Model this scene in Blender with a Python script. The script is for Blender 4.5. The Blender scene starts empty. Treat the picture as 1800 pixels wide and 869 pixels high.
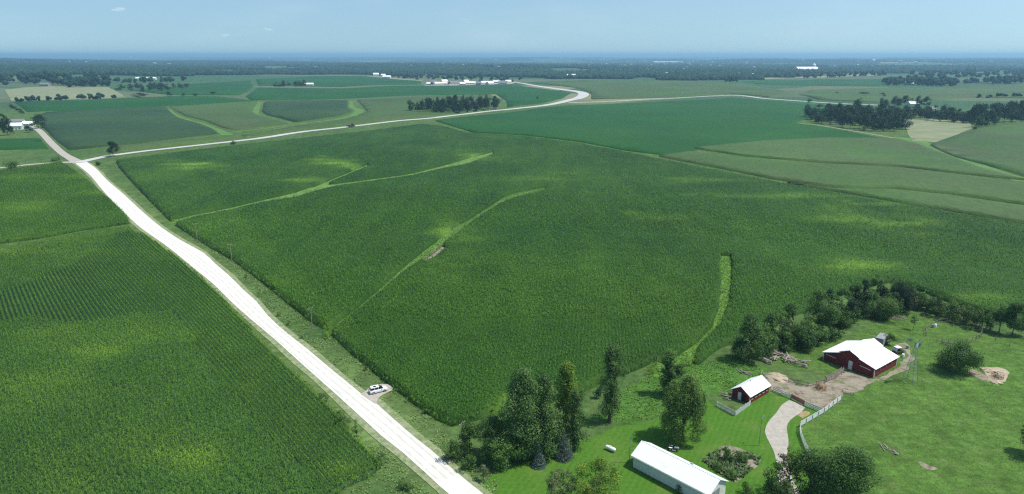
import bpy, math, random
import numpy as np
from mathutils import Vector, Matrix
from mathutils.geometry import delaunay_2d_cdt
R = math.radians
rng = np.random.default_rng(7)
random.seed(7)
scene = bpy.context.scene
col = scene.collection

# ------------------------------------------------------------------ camera
CAMH, PITCH, FPX = 77.0, R(15.7), 1200.0
cam_d = bpy.data.cameras.new("camera"); cam = bpy.data.objects.new("camera", cam_d); col.objects.link(cam)
cam_d.sensor_width = 36.0; cam_d.lens = FPX/1800*36.0
cam_d.clip_start = 1.0; cam_d.clip_end = 120000.0
cam.location = (0, 0, CAMH); cam.rotation_euler = (math.pi/2 - PITCH, 0, 0)
scene.camera = cam

# ------------------------------------------------------------------ terrain
def smooth(a, b, t):
    t = np.clip((t-a)/(b-a), 0, 1); return t*t*(3-2*t)
def H(x, y):
    x = np.asarray(x, float); y = np.asarray(y, float)
    r = np.hypot(x, y)
    yard = smooth(210, 420, np.hypot(x-60, y-60))
    z = yard*(1.1*np.sin(x/83+1.2)*np.sin(y/97+.4) + .8*np.sin((x+y)/61+2.0))
    z = z + smooth(600, 1200, r)*(2.2*np.sin(x/260+.5)*np.sin(y/310+1.1))
    z = z + smooth(1900, 3600, r)*(9*np.sin(x/900+.8)*np.sin(y/1100+2.) + 7*np.sin(x/520+y/640+1.) )
    z = z + smooth(3500, 7000, r)*(20*np.sin(x/2100+y/1700) + 6*np.sin(x/1300-y/1900+2) - 6)
    z = z - smooth(9000, 26000, r)*12
    return z
def h1(x, y): return float(H(x, y))
def at(px, py, up=0.0):
    """point of the terrain seen at a pixel of the 1800 x 869 photograph"""
    cx, cy = (px-900)/FPX, (434.5-py)/FPX
    dx, dy, dz = cx, math.cos(PITCH)+cy*math.sin(PITCH), -math.sin(PITCH)+cy*math.cos(PITCH)
    t = 20.0; last = t
    while t < 60000:
        if CAMH + dz*t - (h1(dx*t, dy*t)+up) < 0: break
        last = t; t *= 1.02
    a, b = last, t
    for _ in range(28):
        m = (a+b)/2
        if CAMH + dz*m - (h1(dx*m, dy*m)+up) < 0: b = m
        else: a = m
    return np.array([dx*b, dy*b])
def P(pts): return [at(*p) for p in pts]
def catmull(pts, step):
    pts = [np.array(p, float) for p in pts]
    ext = [2*pts[0]-pts[1]] + pts + [2*pts[-1]-pts[-2]]
    out = []
    for i in range(1, len(ext)-2):
        p0, p1, p2, p3 = ext[i-1:i+3]
        n = max(1, int(np.linalg.norm(p2-p1)/step))
        for k in range(n):
            t = k/n
            out.append(.5*((2*p1)+(-p0+p2)*t+(2*p0-5*p1+4*p2-p3)*t*t+(-p0+3*p1-3*p2+p3)*t**3))
    out.append(pts[-1]); return out
def inside(poly, x, y):
    x = np.asarray(x); y = np.asarray(y); c = np.zeros(x.shape, bool); n = len(poly); j = n-1
    for i in range(n):
        xi, yi = poly[i]; xj, yj = poly[j]
        if yi != yj:
            m = ((yi > y) != (yj > y)) & (x < (xj-xi)*(y-yi)/(yj-yi)+xi)
            c ^= m
        j = i
    return c
def ribbon(center, widths, step=6.0):
    """closed outline of a strip round a centre line"""
    c = catmull([np.array([p[0], p[1], w]) for p, w in zip(center, widths)], step)
    L, Rr = [], []
    for i, p in enumerate(c):
        q0 = c[max(0, i-1)]; q1 = c[min(len(c)-1, i+1)]
        d = (q1-q0)[:2]; d = d/(np.linalg.norm(d)+1e-9); n = np.array([-d[1], d[0]])
        L.append(p[:2]+n*p[2]/2); Rr.append(p[:2]-n*p[2]/2)
    return L + Rr[::-1]

# value noise in plain numpy
_tab = rng.random((256, 256))
def vnoise(x, y, s, o=0):
    x = np.asarray(x)/s+o*17.3+1000; y = np.asarray(y)/s+o*9.7+1000
    xi = np.floor(x).astype(int); yi = np.floor(y).astype(int); fx = x-xi; fy = y-yi
    fx = fx*fx*(3-2*fx); fy = fy*fy*(3-2*fy)
    g = lambda a, b: _tab[a & 255, b & 255]
    return (g(xi, yi)*(1-fx)+g(xi+1, yi)*fx)*(1-fy)+(g(xi, yi+1)*(1-fx)+g(xi+1, yi+1)*fx)*fy
def fbm(x, y, s, o=0):
    return (vnoise(x, y, s, o)+.5*vnoise(x, y, s/2.1, o+1)+.25*vnoise(x, y, s/4.3, o+2))/1.75

# ------------------------------------------------------------------ tagging, mesh helpers
def tag(o, label=None, cat=None, group=None, kind=None):
    if label: o["label"] = label
    if cat: o["category"] = cat
    if group: o["group"] = group
    if kind: o["kind"] = kind
    return o
def raw(name, V, F, mat=None, parent=None, attrs=None, smooth_=False):
    """numpy arrays -> mesh object (F: n x 3 or n x 4)"""
    me = bpy.data.meshes.new(name)
    V = np.asarray(V, np.float32); F = np.asarray(F, np.int32)
    me.vertices.add(len(V)); me.vertices.foreach_set("co", V.ravel())
    k = F.shape[1]
    me.loops.add(F.size); me.loops.foreach_set("vertex_index", F.ravel())
    me.polygons.add(len(F)); me.polygons.foreach_set("loop_start", np.arange(0, F.size, k, dtype=np.int32))
    me.polygons.foreach_set("loop_total", np.full(len(F), k, np.int32))
    if smooth_: me.polygons.foreach_set("use_smooth", np.ones(len(F), bool))
    for an, av in (attrs or {}).items():
        av = np.asarray(av, np.float32)
        if av.ndim == 2:
            a = me.attributes.new(an, "FLOAT_COLOR", "POINT")
            a.data.foreach_set("color", np.hstack([av, np.ones((len(av), 1), np.float32)]).ravel())
        else:
            a = me.attributes.new(an, "FLOAT", "POINT"); a.data.foreach_set("value", av)
    me.update(calc_edges=True)
    if mat: me.materials.append(mat)
    o = bpy.data.objects.new(name, me); col.objects.link(o)
    if parent: o.parent = parent
    return o
def empty(name, loc, rz=0, sc=1.0):
    o = bpy.data.objects.new(name, None); col.objects.link(o)
    o.location = loc; o.rotation_euler = (0, 0, rz); o.scale = (sc,)*3 if not hasattr(sc, "__len__") else sc
    o.empty_display_size = .2
    return o
def gz(xy, dz=0): return (float(xy[0]), float(xy[1]), h1(*xy)+dz)
def copy_tree(o, parent=None):
    c = o.copy(); col.objects.link(c); c.parent = parent
    for ch in o.children: copy_tree(ch, c)
    return c

class MB:
    def __init__(s): s.v = []; s.f = []
    def add(s, vs, fs):
        n = len(s.v); s.v += [tuple(map(float, v)) for v in vs]; s.f += [tuple(i+n for i in f) for f in fs]; return s
    def box(s, c, d, rz=0, tilt=0):
        x, y, z = (k/2 for k in d); m = Matrix.Rotation(rz, 3, 'Z') @ Matrix.Rotation(tilt, 3, 'Y'); c = Vector(c)
        vs = [c + m @ Vector(p) for p in ((-x,-y,-z),(x,-y,-z),(x,y,-z),(-x,y,-z),(-x,-y,z),(x,-y,z),(x,y,z),(-x,y,z))]
        return s.add(vs, ((0,3,2,1),(4,5,6,7),(0,1,5,4),(1,2,6,5),(2,3,7,6),(3,0,4,7)))
    def bar(s, a, b, r, r2=None, n=6):
        r2 = r if r2 is None else r2
        a = Vector(a); b = Vector(b); d = (b-a)
        if d.length < 1e-6: return s
        d.normalize(); u = d.orthogonal().normalized(); w = d.cross(u)
        vs = []
        for p, rr in ((a, r), (b, r2)):
            for k in range(n):
                t = 2*math.pi*k/n; vs.append(p + u*rr*math.cos(t) + w*rr*math.sin(t))
        fs = [(k, (k+1) % n, n+(k+1) % n, n+k) for k in range(n)] + [tuple(range(n))[::-1], tuple(range(n, 2*n))]
        return s.add(vs, fs)
    def prism(s, prof, y0, y1, axis='Y'):
        """profile of (x, z) points pushed from y0 to y1"""
        n = len(prof)
        vs = [(p[0], y0, p[1]) for p in prof] + [(p[0], y1, p[1]) for p in prof]
        if axis == 'X': vs = [(v[1], v[0], v[2]) for v in vs]
        fs = [(k, (k+1) % n, n+(k+1) % n, n+k) for k in range(n)] + [tuple(range(n))[::-1], tuple(range(n, 2*n))]
        return s.add(vs, fs)
    def build(s, name, mat, parent=None, sm=False, bevel=0):
        me = bpy.data.meshes.new(name); me.from_pydata(s.v, [], s.f); me.update()
        import bmesh
        bm = bmesh.new(); bm.from_mesh(me); bmesh.ops.recalc_face_normals(bm, faces=bm.faces); bm.to_mesh(me); bm.free()
        me.materials.append(mat)
        if sm:
            for p in me.polygons: p.use_smooth = True
        o = bpy.data.objects.new(name, me); col.objects.link(o)
        if parent: o.parent = parent
        if bevel:
            m = o.modifiers.new("bevel", 'BEVEL'); m.width = bevel; m.segments = 2
        return o

# ------------------------------------------------------------------ materials
class NT:
    def __init__(s, name):
        s.m = bpy.data.materials.new(name); s.m.use_nodes = True; s.t = s.m.node_tree; s.t.nodes.clear()
        s.out = s.n("ShaderNodeOutputMaterial")
    def n(s, ty, **kw):
        x = s.t.nodes.new(ty)
        for k, v in kw.items(): setattr(x, k, v)
        return x
    def l(s, a, b): s.t.links.new(a, b)
    def pos(s, scale=(1, 1, 1), obj=False):
        g = s.n("ShaderNodeTexCoord") if obj else s.n("ShaderNodeNewGeometry")
        m = s.n("ShaderNodeMapping"); m.inputs["Scale"].default_value = scale
        s.l(g.outputs["Object" if obj else "Position"], m.inputs["Vector"]); return m.outputs["Vector"]
    def noise(s, vec, sc, det=3, rough=.55, lo=.3, hi=.7, a=0, b=1):
        x = s.n("ShaderNodeTexNoise"); x.inputs["Scale"].default_value = sc; x.inputs["Detail"].default_value = det
        x.inputs["Roughness"].default_value = rough; s.l(vec, x.inputs["Vector"])
        r = s.n("ShaderNodeMapRange"); s.l(x.outputs["Fac"], r.inputs["Value"])
        for k, v in zip((1, 2, 3, 4), (lo, hi, a, b)): r.inputs[k].default_value = v
        return r.outputs[0]
    def mix(s, f, a, b, mode='MIX'):
        x = s.n("ShaderNodeMix", data_type='RGBA', blend_type=mode)
        for sock, v in ((x.inputs[0], f), (x.inputs[6], a), (x.inputs[7], b)):
            if isinstance(v, (int, float)): sock.default_value = v
            elif isinstance(v, tuple): sock.default_value = (*v, 1)
            else: s.l(v, sock)
        return x.outputs[2]
    def math(s, op, a, b=0.0):
        x = s.n("ShaderNodeMath", operation=op)
        for sock, v in ((x.inputs[0], a), (x.inputs[1], b)):
            if isinstance(v, (int, float)): sock.default_value = v
            else: s.l(v, sock)
        return x.outputs[0]
    def gain(s, c, g):           # colour times a scalar socket
        x = s.n("ShaderNodeVectorMath", operation='SCALE'); s.l(c, x.inputs[0]) if not isinstance(c, tuple) else setattr(x.inputs[0], "default_value", c)
        s.l(g, x.inputs["Scale"]); return x.outputs[0]
    def attr(s, name):
        return s.n("ShaderNodeAttribute", attribute_name=name)
    def bump(s, hsock, strength, dist):
        b = s.n("ShaderNodeBump"); b.inputs["Strength"].default_value = strength; b.inputs["Distance"].default_value = dist
        s.l(hsock, b.inputs["Height"]); return b.outputs["Normal"]
    def finish(s, color, rough=.8, spec=.3, metal=0, bump=None, trans=0):
        p = s.n("ShaderNodeBsdfPrincipled")
        if isinstance(color, tuple): p.inputs["Base Color"].default_value = (*color, 1)
        else: s.l(color, p.inputs["Base Color"])
        p.inputs["Roughness"].default_value = rough; p.inputs["Specular IOR Level"].default_value = spec; p.inputs["Metallic"].default_value = metal
        if bump is not None: s.l(bump, p.inputs["Normal"])
        sh = p.outputs[0]
        if trans:
            t = s.n("ShaderNodeBsdfTranslucent"); s.l(color, t.inputs["Color"]); mx = s.n("ShaderNodeMixShader"); mx.inputs[0].default_value = trans
            s.l(sh, mx.inputs[1]); s.l(t.outputs[0], mx.inputs[2]); sh = mx.outputs[0]
        s.l(sh, s.out.inputs["Surface"]); return s.m

def surf(name, c, c2=None, sc=1.5, rough=.75, spec=.3, metal=0, bump=0, obj=True, stretch=(1, 1, 1), det=4):
    t = NT(name); v = t.pos(stretch, obj)
    c2 = c2 or tuple(k*.75 for k in c)
    cc = t.mix(t.noise(v, sc, det), c2, c)
    b = t.bump(t.noise(v, sc*4), bump, .05) if bump else None
    return t.finish(cc, rough, spec, metal, b)

def crop_mat(name, a, b, fine=(1.2, .45, 1), big=.012, var=.35, bumpd=.5, brown=None, rowdir=None, rowsc=0, trans=0):
    t = NT(name); p = t.pos()
    tint = t.attr("tint").outputs["Fac"]
    c = t.mix(tint, a, b)
    if brown: c = t.mix(t.noise(t.pos((1, .35, 1)), big*2.2, 4, .6, .35, .7), c, brown)
    f = t.noise(t.pos(fine), 1.0, 3, .7, .25, .75, 1-var, 1+var)
    f2 = t.noise(p, .11, 3, .6, .25, .75, 1-var*.35, 1+var*.35)
    f3 = t.noise(p, big, 4, .65, .3, .7, .82, 1.16)
    c = t.gain(t.gain(t.gain(c, f), f2), f3)
    hgt = t.noise(t.pos(fine), 1.0, 3, .75, 0, 1, 0, 1)
    if rowsc:
        m = t.n("ShaderNodeMapping"); g = t.n("ShaderNodeNewGeometry"); t.l(g.outputs["Position"], m.inputs["Vector"]); m.inputs["Rotation"].default_value = (0, 0, rowdir)
        w = t.n("ShaderNodeTexWave"); w.inputs["Scale"].default_value = rowsc; w.inputs["Distortion"].default_value = .6; t.l(m.outputs[0], w.inputs["Vector"])
        hgt = t.math('ADD', hgt, t.math('MULTIPLY', w.outputs["Fac"], .8))
    return t.finish(c, .7, .15, 0, t.bump(hgt, .8, bumpd), trans)

M = {}
CORN_A, CORN_B = (.013, .052, .003), (.15, .27, .028)
M['corn'] = crop_mat('corn_leaves', CORN_A, CORN_B)
M['corn_leaf'] = crop_mat('corn_blades', (.050, .136, .016), (.18, .32, .030), fine=(.8, .8, .8), var=.2, bumpd=.01, trans=.15)
M['tassel'] = crop_mat('tasselled_corn', (.038, .088, .013), (.075, .15, .025), fine=(.5, .18, 1), brown=(.070, .096, .032), var=.22, big=.006)
M['corn_mid'] = crop_mat('dark_corn', (.017, .046, .014), (.05, .10, .024), fine=(.5, .18, 1), var=.22, big=.006)
M['corn_floor'] = crop_mat('corn_row_floor', (.024, .066, .020), (.08, .15, .02))  # dark soil-green base layer under the rowed corn
M['soy'] = crop_mat('soybean_leaves', (.004, .062, .002), (.030, .100, .008), fine=(.4, .15, 1), var=.16, bumpd=.15, big=.005)
M['garden'] = crop_mat('garden_plants', (.05, .11, .03), (.15, .2, .08), fine=(1, 1, 1), var=.4)
M['gravel'] = surf('limestone_gravel', (.76, .73, .66), (.58, .55, .49), sc=.6, rough=.95, bump=.4, obj=False)
t = NT('dusty_shoulder'); p = t.pos(); c = t.mix(t.noise(p, 1.3, 5, .7), (.17, .22, .09), (.38, .37, .25)); c = t.mix(t.noise(p, .55, 5, .7, .42, .66, 0, .85), c, (.10, .18, .05))
M['shoulder'] = t.finish(c, .95, .1, 0, t.bump(t.noise(p, 2, 4, .7, 0, 1), .7, .1))
M['road_far'] = surf('pale_concrete', (.52, .51, .48), (.42, .41, .38), sc=.05, rough=.9, obj=False)
M['drive'] = surf('driveway_gravel', (.44, .40, .34), (.33, .30, .25), sc=.9, rough=.95, bump=.6, obj=False)
t = NT('trampled_dirt'); p = t.pos(); c = t.mix(t.noise(p, .9, 6, .7, .35, .65), (.10, .08, .055), (.34, .28, .21))
c = t.mix(t.noise(t.pos((1, 1.7, 1)), .22, 5, .65, .42, .60), c, (.30, .26, .20)); c = t.mix(t.noise(p, .3, 5, .7, .54, .64, 0, .8), c, (.10, .16, .05))
M['dirt'] = t.finish(c, .95, .1, 0, t.bump(t.noise(p, 3, 5, .7, 0, 1), .9, .12))
M['straw'] = surf('straw', (.48, .40, .28), (.30, .24, .16), sc=1.3, rough=.95, bump=.8, obj=False, det=6)
M['tan'] = surf('cut_hay', (.25, .26, .145), (.15, .185, .085), sc=.05, rough=.95, obj=False)
t = NT('white_metal_roof'); p = t.pos((1, 1, 1), True); c = t.mix(t.noise(p, .7, 5, .6, .5, .8), (.89, .89, .89), (.76, .75, .72)); c = t.mix(t.noise(t.pos((.5, 4, 4), True), 1.2, 4, .6, .62, .8, 0, .5), c, (.55, .50, .44))
w_ = t.n("ShaderNodeTexWave"); w_.inputs["Scale"].default_value = .8; w_.bands_direction = 'DIAGONAL'; t.l(p, w_.inputs["Vector"])
M['white_metal'] = t.finish(c, .45, .4, 0, t.bump(w_.outputs["Fac"], .35, .03))
M['white_wood'] = surf('white_painted_wood', (.74, .74, .70), (.52, .52, .47), sc=2.5, rough=.8)
M['red'] = surf('red_barn_boards', (.20, .022, .020), (.12, .018, .017), sc=2.0, rough=.8, stretch=(3, 3, .4))
M['dark'] = surf('dark_opening', (.02, .02, .02), rough=.9)
M['glass'] = surf('dark_glass', (.02, .025, .03), rough=.08, spec=.6)
M['wood'] = surf('weathered_wood', (.36, .31, .25), (.17, .14, .11), sc=3, rough=.9, stretch=(2, 2, .5))
M['logw'] = surf('bleached_logs', (.50, .45, .38), (.25, .21, .17), sc=2, rough=.9)
M['bark'] = surf('bark', (.13, .10, .075), (.07, .055, .04), sc=5, rough=.95, bump=.5)
M['steel'] = surf('galvanised_steel', (.42, .43, .44), (.25, .25, .26), sc=4, rough=.45, spec=.5, metal=.6)
M['grey'] = surf('grey_panel', (.32, .33, .34), (.2, .21, .22), sc=2, rough=.6)
M['rust'] = surf('rusty_red_pipe', (.36, .15, .11), (.22, .10, .08), sc=3, rough=.8)
M['tyre'] = surf('tyre_rubber', (.02, .02, .02), (.012, .012, .012), rough=.9)
M['carwhite'] = surf('white_car_paint', (.82, .83, .85), (.80, .81, .83), rough=.22, spec=.5)
M['carglass'] = surf('tinted_glass', (.015, .02, .025), rough=.06, spec=.7)
M['chrome'] = surf('alloy', (.6, .6, .6), (.5, .5, .5), rough=.3, metal=.9)
M['lampred'] = surf('red_lens', (.4, .02, .02), rough=.2)
M['lampclear'] = surf('clear_lens', (.75, .75, .75), rough=.15)
M['roofgrey'] = surf('grey_shingles', (.25, .25, .26), (.17, .17, .18), sc=2, rough=.9)
M['yellowhay'] = surf('old_hay', (.42, .33, .16), (.24, .18, .09), sc=2.5, rough=1, bump=1)
M['orange'] = surf('dark_machine_paint', (.10, .06, .05), (.05, .04, .04), rough=.6)

def leafmat(name, a, b, trans=.32):
    t = NT(name); at_ = t.attr("tint").outputs["Fac"]
    c = t.mix(at_, a, b)
    oi = t.n("ShaderNodeObjectInfo"); mr = t.n("ShaderNodeMapRange"); t.l(oi.outputs["Random"], mr.inputs[0]); mr.inputs[3].default_value = .82; mr.inputs[4].default_value = 1.2
    c = t.gain(c, mr.outputs[0])
    return t.finish(c, .6, .2, 0, None, trans)
LEAF = {
 'dark': leafmat('dark_foliage', (.042, .104, .025), (.125, .220, .050)),
 'mid': leafmat('green_foliage', (.060, .136, .032), (.165, .280, .060)),
 'yellow': leafmat('yellow_green_foliage', (.075, .15, .022), (.26, .38, .05)),
 'olive': leafmat('olive_foliage', (.046, .100, .020), (.150, .240, .050)),
 'pale': leafmat('pale_foliage', (.10, .15, .06), (.24, .27, .12)),
 'blue': leafmat('spruce_needles', (.07, .12, .095), (.19, .25, .21)),
 'farw': leafmat('grove_foliage', (.012, .036, .012), (.040, .082, .028)),
 'poplar': leafmat('poplar_foliage', (.055, .130, .032), (.175, .285, .080)),
 'russet': leafmat('russet_foliage', (.06, .065, .03), (.15, .13, .06)),
}
SKYTINT = (1.15, 1.32, 1.30, 1); SKYSTR = .11; HAZECOL = (.44, .77, 1.0, 1); HAZED = 1.05e-4; EXPO = .16
# ------------------------------------------------------------------ outlines read on the land
road_L = P([(60,240),(92,262),(118,279),(132,287),(157,307),(178,332),(200,357),(228,384),(250,403),(285.5,428),(314,450),(339,471),(375,500),(403,528),(435,557),(487,601),(523,634),(560,667),(597,700),(633.5,733.5),(670,767),(707,796),(744,829),(773,856),(830,905)])[3:]
road_R = P([(150,284),(168,296),(189,318),(214,339),(235.5,359),(257,378.5),(285.5,401.7),(321,425),(357,444.5),(378,464),(403,485.5),(428,510.5),(450,530),(472,557),(505,587),(542,616),(578.5,647),(608,671),(637,695),(659,708),(688.6,735),(725,766.6),(762,796),(799,829),(835,858),(893,905)])
main_road = catmull(road_L, 8) + catmull(road_R, 8)[::-1]
def widen(poly_l, poly_r, d):
    out = []
    for line, s in ((poly_l, 1), (poly_r, -1)):
        c = catmull(line, 10); o = []
        for i, p in enumerate(c):
            t = c[min(i+1, len(c)-1)]-c[max(0, i-1)]; t = t/(np.linalg.norm(t)+1e-9)
            n = np.array([t[1], -t[0]])       # heading towards the camera: its right-hand side lies west
            o.append(p + n*s*d*(.8+.5*vnoise(p[0], p[1], 14, 3)))
        out.append(o)
    return out[0] + out[1][::-1]
shoulder = widen(road_L, road_R, 1.5)
north_road = ribbon(P([(140,287),(125,279),(110,270),(91,253),(77,238),(66,228),(50,222)]), [9,7,6,6,6,6,5])
cross_w = ribbon(P([(142,285.5),(97,286.5),(41,291),(8,295),(-60,300)]), [9,6,6,6,6])
cross_e = ribbon(P([(138,286),(165,280),(188,275),(260,265.5),(348,256),(450,244.5),(533,232),(616,223),(699,213),(754,208.5),(795,203.6),(850,197),(900,192),(955,186),(997,177.5),(1020,171.5),(1026,165.5),(1016,161.5),(983,157),(928,148.6),(890,143)]),
                 [9,8,8,8,8,9,9,9,9,9,9,10,11,13,16,20,22,22,18,14,12], 15)
east_road = ribbon(P([(1000,181),(1093,177.4),(1176,173),(1287,168),(1350,174),(1460,181.5),(1543,185)]), [8,8,8,9,8,8,8], 20)

def pix_ribbon(pts, w, up, step=9):
    """a mown strip between standing crops: its near side is hidden by the crop in front of it"""
    c = catmull([np.array([p[0], p[1], q], float) for p, q in zip(pts, w)], step); A, B = [], []
    for i, p in enumerate(c):
        d = (c[min(i+1, len(c)-1)]-c[max(0, i-1)])[:2]; d = d/(np.linalg.norm(d)+1e-9); n = np.array([-d[1], d[0]])
        if n[1] < 0: n = -n
        A.append(at(*(p[:2]+n*p[2]/2), up+.5)); B.append(at(*(p[:2]-n*p[2]/2)))
    return A+B[::-1]
ww1 = pix_ribbon(([(302,389),(330,381),(400,367),(440,357.5),(480,349),(521,341),(545,333),(600,323),(682,312),(722,306),(782,292),(823,282),(868,268)]), [3,1.2,1,1.2,2.5,6,6,1.5,1,1.2,3,7,2], 1.75)
ww1b = pix_ribbon([(548,332),(581,317),(615,303),(648,289)], [3,1,1,1.5], 1.75)
ww2 = pix_ribbon(([(572,584),(600,562),(621,546),(662,512),(702,478),(742,447),(768,428),(790,411),(823,389),(863,363),(891,347),(925,338),(962,330)]), [1,2,2,3,4,8,8,9,5,4,6,5,2], 1.75)
nook = P([(783,398),(800,392),(815,392),(800,403),(788,404)])
bare = P([(740,462),(750,447),(776,433),(786,436),(780,446),(765,458),(748,466)])
bare2 = P([(793,426),(800,420),(804,424),(798,428)])
ww3 = P([(1264,449),(1275,450),(1287,450),(1290,470),(1290,494),(1285,534),(1273,567),(1251,594),(1232,612),(1224,640),(1140,660)])+[at(a, b, 2.3) for a, b in [(1148,633),(1188,611),(1223,588),(1247,562),(1258,535),(1263,505),(1265,478),(1262,452)]]
M_top = [(205,284),(300,272),(400,260),(500,249),(600,238),(680,229),(742,221),(775,224),(820,236),(930,243),(1020,255),(1100,270),(1200,290),(1350,320),(1480,343),(1600,364),(1700,381),(1765,391),(1830,402)]
M_bot = [(1850,600),(1780,570),(1700,543),(1640,520),(1590,502),(1560,496),(1500,510),(1440,535),(1390,556),(1340,578),(1300,597),(1262,610),(1225,640),(1150,634),(1100,657),(1060,669),(1020,690),(960,706),(900,718),(840,735),(796,748),(770,735),(735,712),(690,678),(650,645),(612,612),(578,582),(545,562),(500,526),(450,486),(415,460),(375,437),(335,412),(306,393),(285,372),(262,350),(235,322),(212,296)]
main_field = [at(a, b-3.5, 1.9) for a, b in M_top] + P(M_bot)
F2 = [at(a, b, 2.1) for a, b in [(-90,456),(7,442),(85,428),(170,411),(226,403)]] + P([(257,419),(285.5,440),(321,465),(357,497),(392,533),(417,560),(450,598),(487,638),(523,675),(560,708),(597,748),(633,789),(655,812),(668,824),(645,842),(608,856),(560,895),(200,930),(-120,930)])
F2_in = P([(-90,580),(0,576),(59,565),(110,576),(165,574),(239,561),(305,557),(330,587),(367,642),(396,686),(450,741),(487,789),(538,840),(560,895),(200,930),(-120,930)])
F3 = P([(-90,318),(10,304),(107,288),(126,300),(155,321),(191,353),(221,383),(226,394),(200,398),(143,406),(71,420),(7,428),(-90,441)])

PATCH = [ # yellow-green patches of weaker corn: centre, half width, half height in photo pixels, strength
 (345,295,45,7,.75),(590,292,40,8,.8),(545,325,28,7,.7),(840,277,32,8,.6),(790,405,30,20,.4),(770,470,70,40,.28),(800,420,50,14,.5),(960,318,60,6,.35),
 (1250,320,80,5,.45),(1150,390,60,8,.42),(1570,372,95,12,.7),(1480,392,110,9,.42),(1400,350,200,5,.3),(1490,478,70,12,.55),(1600,402,80,9,.5),(1735,533,70,14,.5),(1550,478,60,10,.5),
 (1130,560,120,40,.10),(1000,480,200,60,.08),(1270,625,40,12,.35),(1020,680,50,14,.35),(910,715,40,14,.5),
 (110,318,75,8,.5),(60,365,60,12,.35),(170,345,60,8,.2),(80,462,100,26,.75),(40,545,50,12,.8),(150,628,65,8,.85),(80,600,80,14,.6),(260,600,60,26,.4),(30,700,60,30,.5),(150,705,60,24,.35),
 (300,805,80,24,.5),(260,770,100,18,.35),(345,820,40,24,.45),(40,830,60,30,.4),(120,850,60,30,.35),(600,835,32,14,.7),(440,700,20,30,.2),(480,540,60,30,.12),(330,600,20,20,.4)]
_pt = []
for cx, cy, rx, ry, am in PATCH:
    c = at(cx, cy); e = at(cx+rx, cy)-c; n1 = at(cx, cy-ry); n2 = at(cx, cy+ry)
    _pt.append((c, e, (n1-n2)/2, am*(.55 if cx < 420 and cy > 430 else .8)))
def tint(x, y):
    x = np.asarray(x, float); y = np.asarray(y, float)
    v = .10*(fbm(x, y, 60, 2)-.5)+.05+.16*(fbm(x, y*.12+x*.02, 5.5, 44)-.45)+.12*(fbm(x*.5+y*.1, y*.5, 28, 46)-.5)+.13*(x < -12-.62*(y-130))*fbm(x, y, 30, 12)
    wob = 1+2.2*(fbm(x, y, 17, 5)-.5)
    st = np.clip(3.2*(fbm(x*.5, y*1.3, 12, 8)-.32), 0, 1.5)*(.6+.8*vnoise(x, y, 2.2, 3))
    for c, e, n, am in _pt:
        A = np.array([[e[0], n[0]], [e[1], n[1]]]); B = np.linalg.inv(A)
        dx, dy = x-c[0], y-c[1]
        u = B[0, 0]*dx+B[0, 1]*dy; w = B[1, 0]*dx+B[1, 1]*dy
        v = v + am*np.exp(-1.1*(u*u+w*w)*wob)*st
    return np.clip(v, 0, 1)

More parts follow.
